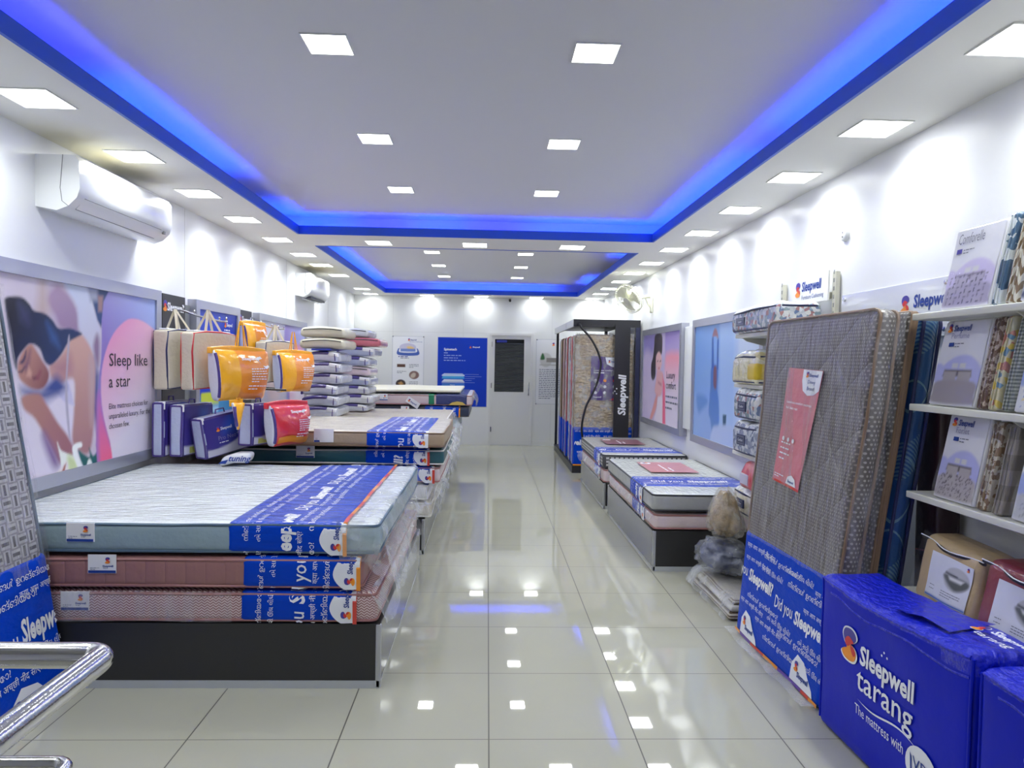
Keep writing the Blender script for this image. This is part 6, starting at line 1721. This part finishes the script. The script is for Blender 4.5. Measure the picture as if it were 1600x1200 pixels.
def pillow_bag(label, w, h, d, m, corner, name='pillow_bag', hl=.2, band=None, hx=.5):
    r = bag_root(name, label, 'pillow bag', 'pillow bags on the hooks')
    def fn(x, y, z):
        u, t = x / w - .5, z / h
        b = (1 - (2 * u) ** 4 * .5) * (math.sin(min(1, max(0, t)) * PI) ** .5 if 0 < t < 1 else 0)
        yy = (y - d / 2) * (.25 + .85 * b) + d / 2 + noise.noise(Vector((x * 6, y * 3, z * 6))) * .008
        if y < d * .5: yy -= .03 * b
        return (x + (.04 * (t - .5)) * u * 2, yy, z + .02 * u * u * (1 if t > .5 else -1))
    b = MB().rbox((0, 0, 0), (w, d, h), .03, (12, 4, 8), None, fn, mfn=lambda x, y, z: CLEARG if x < .012 else corner if (x < w * .33 and y < d * .5) else m).build('body', m, r, smooth=60)
    mb = MB(); mb.tube([fn(.012, d * .12, z) for z in np.linspace(.03, h - .03, 10)], .012, VIO, 6); mb.build('gusset_trim', VIO, r, smooth=60)
    MB().rbox((-.03, d * .35, h - .025), (w + .005, d * .65, h + .02), .008, (6, 1, 1), None, lambda x, y, z: (x, y + .015 * math.sin(x * 14), z + .012 * math.sin(x * 9))).build('top_seam', corner, r, smooth=50)
    f = Face(lambda u, v, l=0.0: Vector(fn(u, .0, v)) + Vector((0, -.004 - l, 0)))
    if w > .2:
        mb = MB(); write(mb, f, 'Sleepwell', w * .40, h * .80, h * .10, INK_W, .02, lift=.003)
        small_lines(mb, f, w * .55, h * .62, w * .34, 6, h * .05, h * .018, INK_W, .003, 4); small_lines(mb, f, w * .50, h * .28, w * .42, 2, h * .06, h * .02, INK_W, .003, 6)
        shape(mb, f, [(w * .66, h * .84), (w * .86, h * .62), (w * .95, h * .66), (w * .76, h * .88)], TAGW, .003)
        mb.build('printed_design', None, r, fix=False)
    if band:
        mb = MB(); mb.grid(lambda u, v: f.fn(w * (.06 + .9 * u), h * (.08 + .16 * v + .03 * math.sin(u * 6)), .003), 10, 3); mb.build('orange_band', band, r, smooth=60, fix=False)
    for yy in (d * .40, d * .60):
        mb = MB(); mb.tube([(w * (hx - .10), yy, h - .01), (w * hx - .012, d * .5, h + hl), (w * hx + .012, d * .5, h + hl), (w * (hx + .10), yy, h - .01)], .005, corner, 6); mb.build('handle', corner, r, smooth=60)
    return r
PURB = mat('violet box print', (62, 48, 140), .28, coat=.8, cr=.1, bump=.3, bscale=8)
LILACF = mat('lilac clear film side', (176, 184, 214), .3, coat=.9, cr=.1, bump=.5, bscale=12)
def box_bag(label, w, h, d, words, seed=0):
    r = bag_root('pillow_box', label, 'pillow bag', 'violet zip pillow bags')
    fn = lambda x, y, z: (x + noise.noise(Vector((y * 6, z * 5, seed))) * .010, y - .012 * math.sin(x / w * PI) * math.sin(z / h * PI) * (1 if y < d / 2 else -1), z)
    b = MB().rbox((0, 0, 0), (w, d, h), .025, (6, 3, 6), None, fn).build('body', PURB, r, smooth=60)
    b.data.materials.append(LILACF)
    for p in b.data.polygons:
        if p.normal.x < -.5 or p.normal.z > .75: p.material_index = 1
    f = Face(lambda u, v, l=0.0: Vector(fn(u, 0.0, v)) + Vector((0, -.002 - l, 0)))
    picture('printed_front', Face(lambda u, v, l=0.0: f.fn(u, v, l + .003)), w - .03, h - .03, ((66, 50, 140), (40, 70, 170), (56, 44, 124), (60, 60, 150)), [([(-.1, -.1), (w * 1.1, -.1), (w * 1.1, h * .45), (w * .95, h * .52), (w * .55, h * .25), (w * .2, h * .16), (-.1, h * .14)], (206, 206, 226), .006), ([(w * .62, h * .42), (w * .84, h * .74), (w * .98, h * .55), (w * .82, h * .3)], (222, 222, 236), .006), ([(w * .35, h * .5), (w * .5, h * .9), (w * .75, h * .85), (w * .7, h * .5)], (52, 90, 190), .04)], 36, r, .015, .015)
    mb = MB()
    if words:
        brand(mb, f, w * .24, h * .64, h * .10, INK_W, True, .005); write(mb, f, 'Pro Neo', w * .26, h * .40, h * .15, mat('grey violet ink', (130, 126, 176), .4), -.003, width=w * .36, lift=.005); small_lines(mb, f, w * .27, h * .33, w * .34, 1, .02, .006, INK_W, .005)
    else: shape(mb, f, [(w * .2, h * .06), (w * .8, h * .06), (w * .8, h * .18), (w * .2, h * .18)], mat('yellow green label', (196, 200, 110), .4), .005)
    mb.build('lettering', None, r, fix=False)
    mb = MB()
    for zz in (.012, h - .012): mb.tube([fn(.006, y, zz) for y in np.linspace(.01, d - .01, 5)], .008, VIO, 6)
    for yy in (.01, d - .01): mb.tube([fn(.006, yy, z) for z in np.linspace(.012, h - .012, 8)], .008, VIO, 6)
    mb.tube([fn(x, .01, h - .008) for x in np.linspace(.01, w - .01, 8)], .008, VIO, 6)
    mb.build('binding', VIO, r, smooth=60)
    MB().rbox((w * .02, -.004, h * .86), (w * .06, d * .5, h * 1.0), .004).build('zip_pull', mat('white plastic', (232, 232, 236), .4), r, smooth=40)
    mb = MB(); mb.tube([(w * .4, d * .5, h - .01), (w * .42, d * .5, h + .03), (w * .58, d * .5, h + .03), (w * .6, d * .5, h - .01)], .006, VIO, 6); mb.build('handle', VIO, r, smooth=60)
    return r
# bags on the first upper bar
place(piped_bag('cream carry bag with navy piping, first on the near hook board', .40, .42, .12, PIPE_N, (.16, .0), .16), -2.235, 4.98, 1.285, 78)
place(piped_bag('cream carry bag with red piping, second on the near hook board', .42, .41, .12, PIPE_R, (.2, .0), .17), -2.055, 4.97, 1.285, 68)
place(pillow_bag('large orange pillow bag, front one on the near hook board', .42, .36, .17, ORG_P, YEL, hl=.20, hx=.55), -1.855, 4.92, 1.215, 55)
# on the lower bar
place(box_bag('violet zip pillow bag, leftmost of three under the near hook board', .36, .39, .085, False, 1), -2.245, 4.94, .815, 86)
place(box_bag('violet zip pillow bag in the middle of three under the near hook board', .38, .37, .10, False, 2), -2.125, 4.96, .815, 80)
place(box_bag('tilted violet pillow bag reading Pro Neo, right one of three under the near hook board', .41, .30, .12, True, 3), -1.97, 4.99, .79, 58, -9)
place(pillow_bag('red pillow bag with orange waves hanging over the gap between the first two beds', .34, .30, .15, REDP, REDP, 'pillow_bag', .02, ORG_P), -1.50, 5.02, .885, 58)
place(box_bag('dark violet pillow bag hanging just left of the red one', .29, .31, .12, False, 4), -1.675, 5.05, .885, 70)
place(pillow_bag('narrow yellow pillow bag squeezed behind the dark violet one', .055, .19, .03, YEL, YEL, hl=.03), -1.745, 4.89, 1.02, 20)
# on the far upper bar
place(pillow_bag('yellow pillow bag hung against the far hook board, behind the cream bag', 0.36, .36, .085, ORG_P, YEL, hl=.01), -2.25, 6.60, 1.485, 76)
place(piped_bag('cream carry bag with navy piping on the far hook board', .40, .39, .13, PIPE_N, (.2, .0), .17), -2.07, 6.62, 1.285, 66)
place(pillow_bag('orange pillow bag at the tip of the far hook board', .40, .37, .17, ORG_P, YEL, hl=.20), -1.91, 6.58, 1.205, 55)
ub = thing('folded_white_bag', (-1.78, 4.93, .776), 'small white and blue printed bag lying at the back of the nearest mattress', 'bag')
MB().rbox((-1.86, 4.90, .786), (-1.66, 5.03, .86), .03, (4, 4, 3), None, lambda x, y, z: (x + (z - .77) * .3, y + noise.noise(Vector((x * 9, z * 9, 1))) * .01, z - .03 * max(0, (-1.76 - x)) / .1)).build('body', mat('white film bag', (228, 230, 236), .3, coat=.8, bump=.5, bscale=12), ub, smooth=60)
f = Face.plane((-1.85, 4.893, .785), (1, 0, 0), (.28, .0, .96), (0, -1, 0)); mb = MB(); write(mb, f, 'tuning', .06, .02, .06, INK_B, .02, .1); shape(mb, f, [(0, 0), (.05, 0), (.06, .03), (.02, .02)], INK_B, .002); mb.build('lettering', None, ub, fix=False)

# ================================================================== PILLOW PACKS PILED ON THE THIRD BED
PILW = mat('white pillow under film', (202, 206, 226), .3, coat=.9, cr=.1, bump=.5, bscale=12)
PILP = mat('violet film print', (70, 58, 130), .3, coat=.8, cr=.1, bump=.3, bscale=10)
PILG = mat('pale grey film end', (196, 198, 208), .3, coat=.9, cr=.1, bump=.5, bscale=12)
def pillow_pack(label, x0, x1, y0, y1, z0, z1, seed, body=PILW, band=PILP, kind='violet'):
    r = thing('pillow_pack', ((x0 + x1) / 2, (y0 + y1) / 2, z0), label, 'pillow pack', 'pillow packs in two piles')
    w = x1 - x0; h = z1 - z0
    def fn(x, y, z):
        u, t = (x - x0) / w, (z - z0) / h
        n = noise.noise(Vector((x * 6 + seed, y * 5, z * 6)))
        return (x + n * .012, y + n * .012, z0 + (z - z0) * (.80 + .2 * math.sin(max(0, min(1, u)) * PI)) - abs(n) * .008 * t)
    MB().rbox((x0, y0, z0), (x1, y1, z1), h * .36, (6, 6, 2), None, fn).build('body', body, r, smooth=60)
    if kind == 'violet':
        up = lambda d: (lambda x, y, z: tuple(Vector(fn(x, y, z))))
        MB().rbox((x0 - .004, y0 - .004, z0 + h * .60), (x0 + w * .72, y1 - .05, z1 + .0015), h * .3, (5, 5, 1), None, fn).build('printed_top', band, r, smooth=60)
        MB().rbox((x0 - .005, y0 - .003, z0 + .004), (x0 + .02, y0 + .1, z1 - .01), .01, (1, 2, 2), None, fn).build('side_trim', VIO, r, smooth=60)
        MB().rbox((x0 + w * .70, y0 - .005, z0 + h * .55), (x0 + w * .98, y0 + .12, z0 + h * .98), .012, (2, 2, 1), None, fn).build('white_flap', mat('white plastic'), r, smooth=60)
        MB().rbox((x1 - .05, y0 + .01, z0 + .005), (x1 + .006, y1 - .02, z1 - .008), .02, (1, 5, 2), None, fn).build('end_gusset', PILG, r, smooth=60)
        MB().tube([fn(x1 - .045, y0 - .003, z) for z in (z0 + .012, z0 + h * .35, z0 + h * .7, z1 - .02)], .005, VIO, 5).build('end_seam', VIO, r, smooth=60)
    else:
        MB().tube([fn(x, y0 - .001, z1 - h * .25) for x in np.linspace(x0 + .03, x1 - .03, 10)], .005, PIPE_K, 5).build('piping', PIPE_K, r, smooth=60)
    return r
zz = .924
names = ['lowest', 'second', 'third', 'fourth', 'fifth', 'highest']
rg = random.Random(4)
for i in range(6):
    dx = rg.uniform(-.02, .03)
    pillow_pack('violet and white pillow pack, %s in the left pile' % ('lowest violet one' if i == 0 else 'highest violet one' if i == 5 else names[i] + ' from the bottom'), -1.90 + dx * .3, -1.53 + dx, 7.26 + rg.uniform(-.02, .02), 7.90, zz, zz + .112, i)
    zz += .114
pt_ = MB().rbox((-1.80, 7.22, zz), (-1.60, 7.6, zz + .02), .004)
tg = thing('blue_tag_card', (-1.7, 7.3, zz), 'small blue card lying between the violet packs and the cream packs', 'card')
pt_.build('card', mat('blue sticker'), tg)
zz += .022
CREAMP = mat('cream cotton pack', (206, 202, 184), .5, coat=.4, bump=.3, bscale=14)
for i in range(2):
    pillow_pack('cream pillow pack, %s one on top of the left pile' % ('lower', 'upper')[i], -1.92, -1.47, 7.24, 7.92, zz, zz + .115, 11 + i, CREAMP, kind='cream')
    zz += .117
zz = .924
L2 = [('white pillow pack at the bottom of the rear pile', PILW, 'violet', .09), ('white pillow pack with an orange corner, second in the rear pile', PILG, 'violet', .105), ('silver pillow pack with violet print, third in the rear pile', PILG, 'violet', .10), ('violet blue pillow pack, fourth in the rear pile', LILACF, 'violet', .11),
      ('pale pink pillow pack in the middle of the rear pile', mat('pale pink film', (216, 196, 206), .3, coat=.8, bump=.4, bscale=12), 'plain', .11), ('violet blue pillow pack above the pale pink one', LILACF, 'violet', .11), ('grey blue pillow pack under the dusty pink one', LILACF, 'violet', .11), ('dusty pink pillow pack near the top of the rear pile', mat('dusty pink film', (190, 100, 116), .3, coat=.8, bump=.5, bscale=12), 'plain', .11), ('silver grey pillow pack on top of the rear pile', PILG, 'plain', .10)]
for i, (lb, m_, kd, h_) in enumerate(L2):
    ex_ = (.14 if i == 7 else .05 if i in (1, 6) else 0.0)
    pillow_pack(lb, -1.74, -1.37 + ex_ + rg.uniform(-.01, .02), 8.12, 8.72, zz, zz + h_, 30 + i, m_, kind=kd)
    zz += h_ + .002
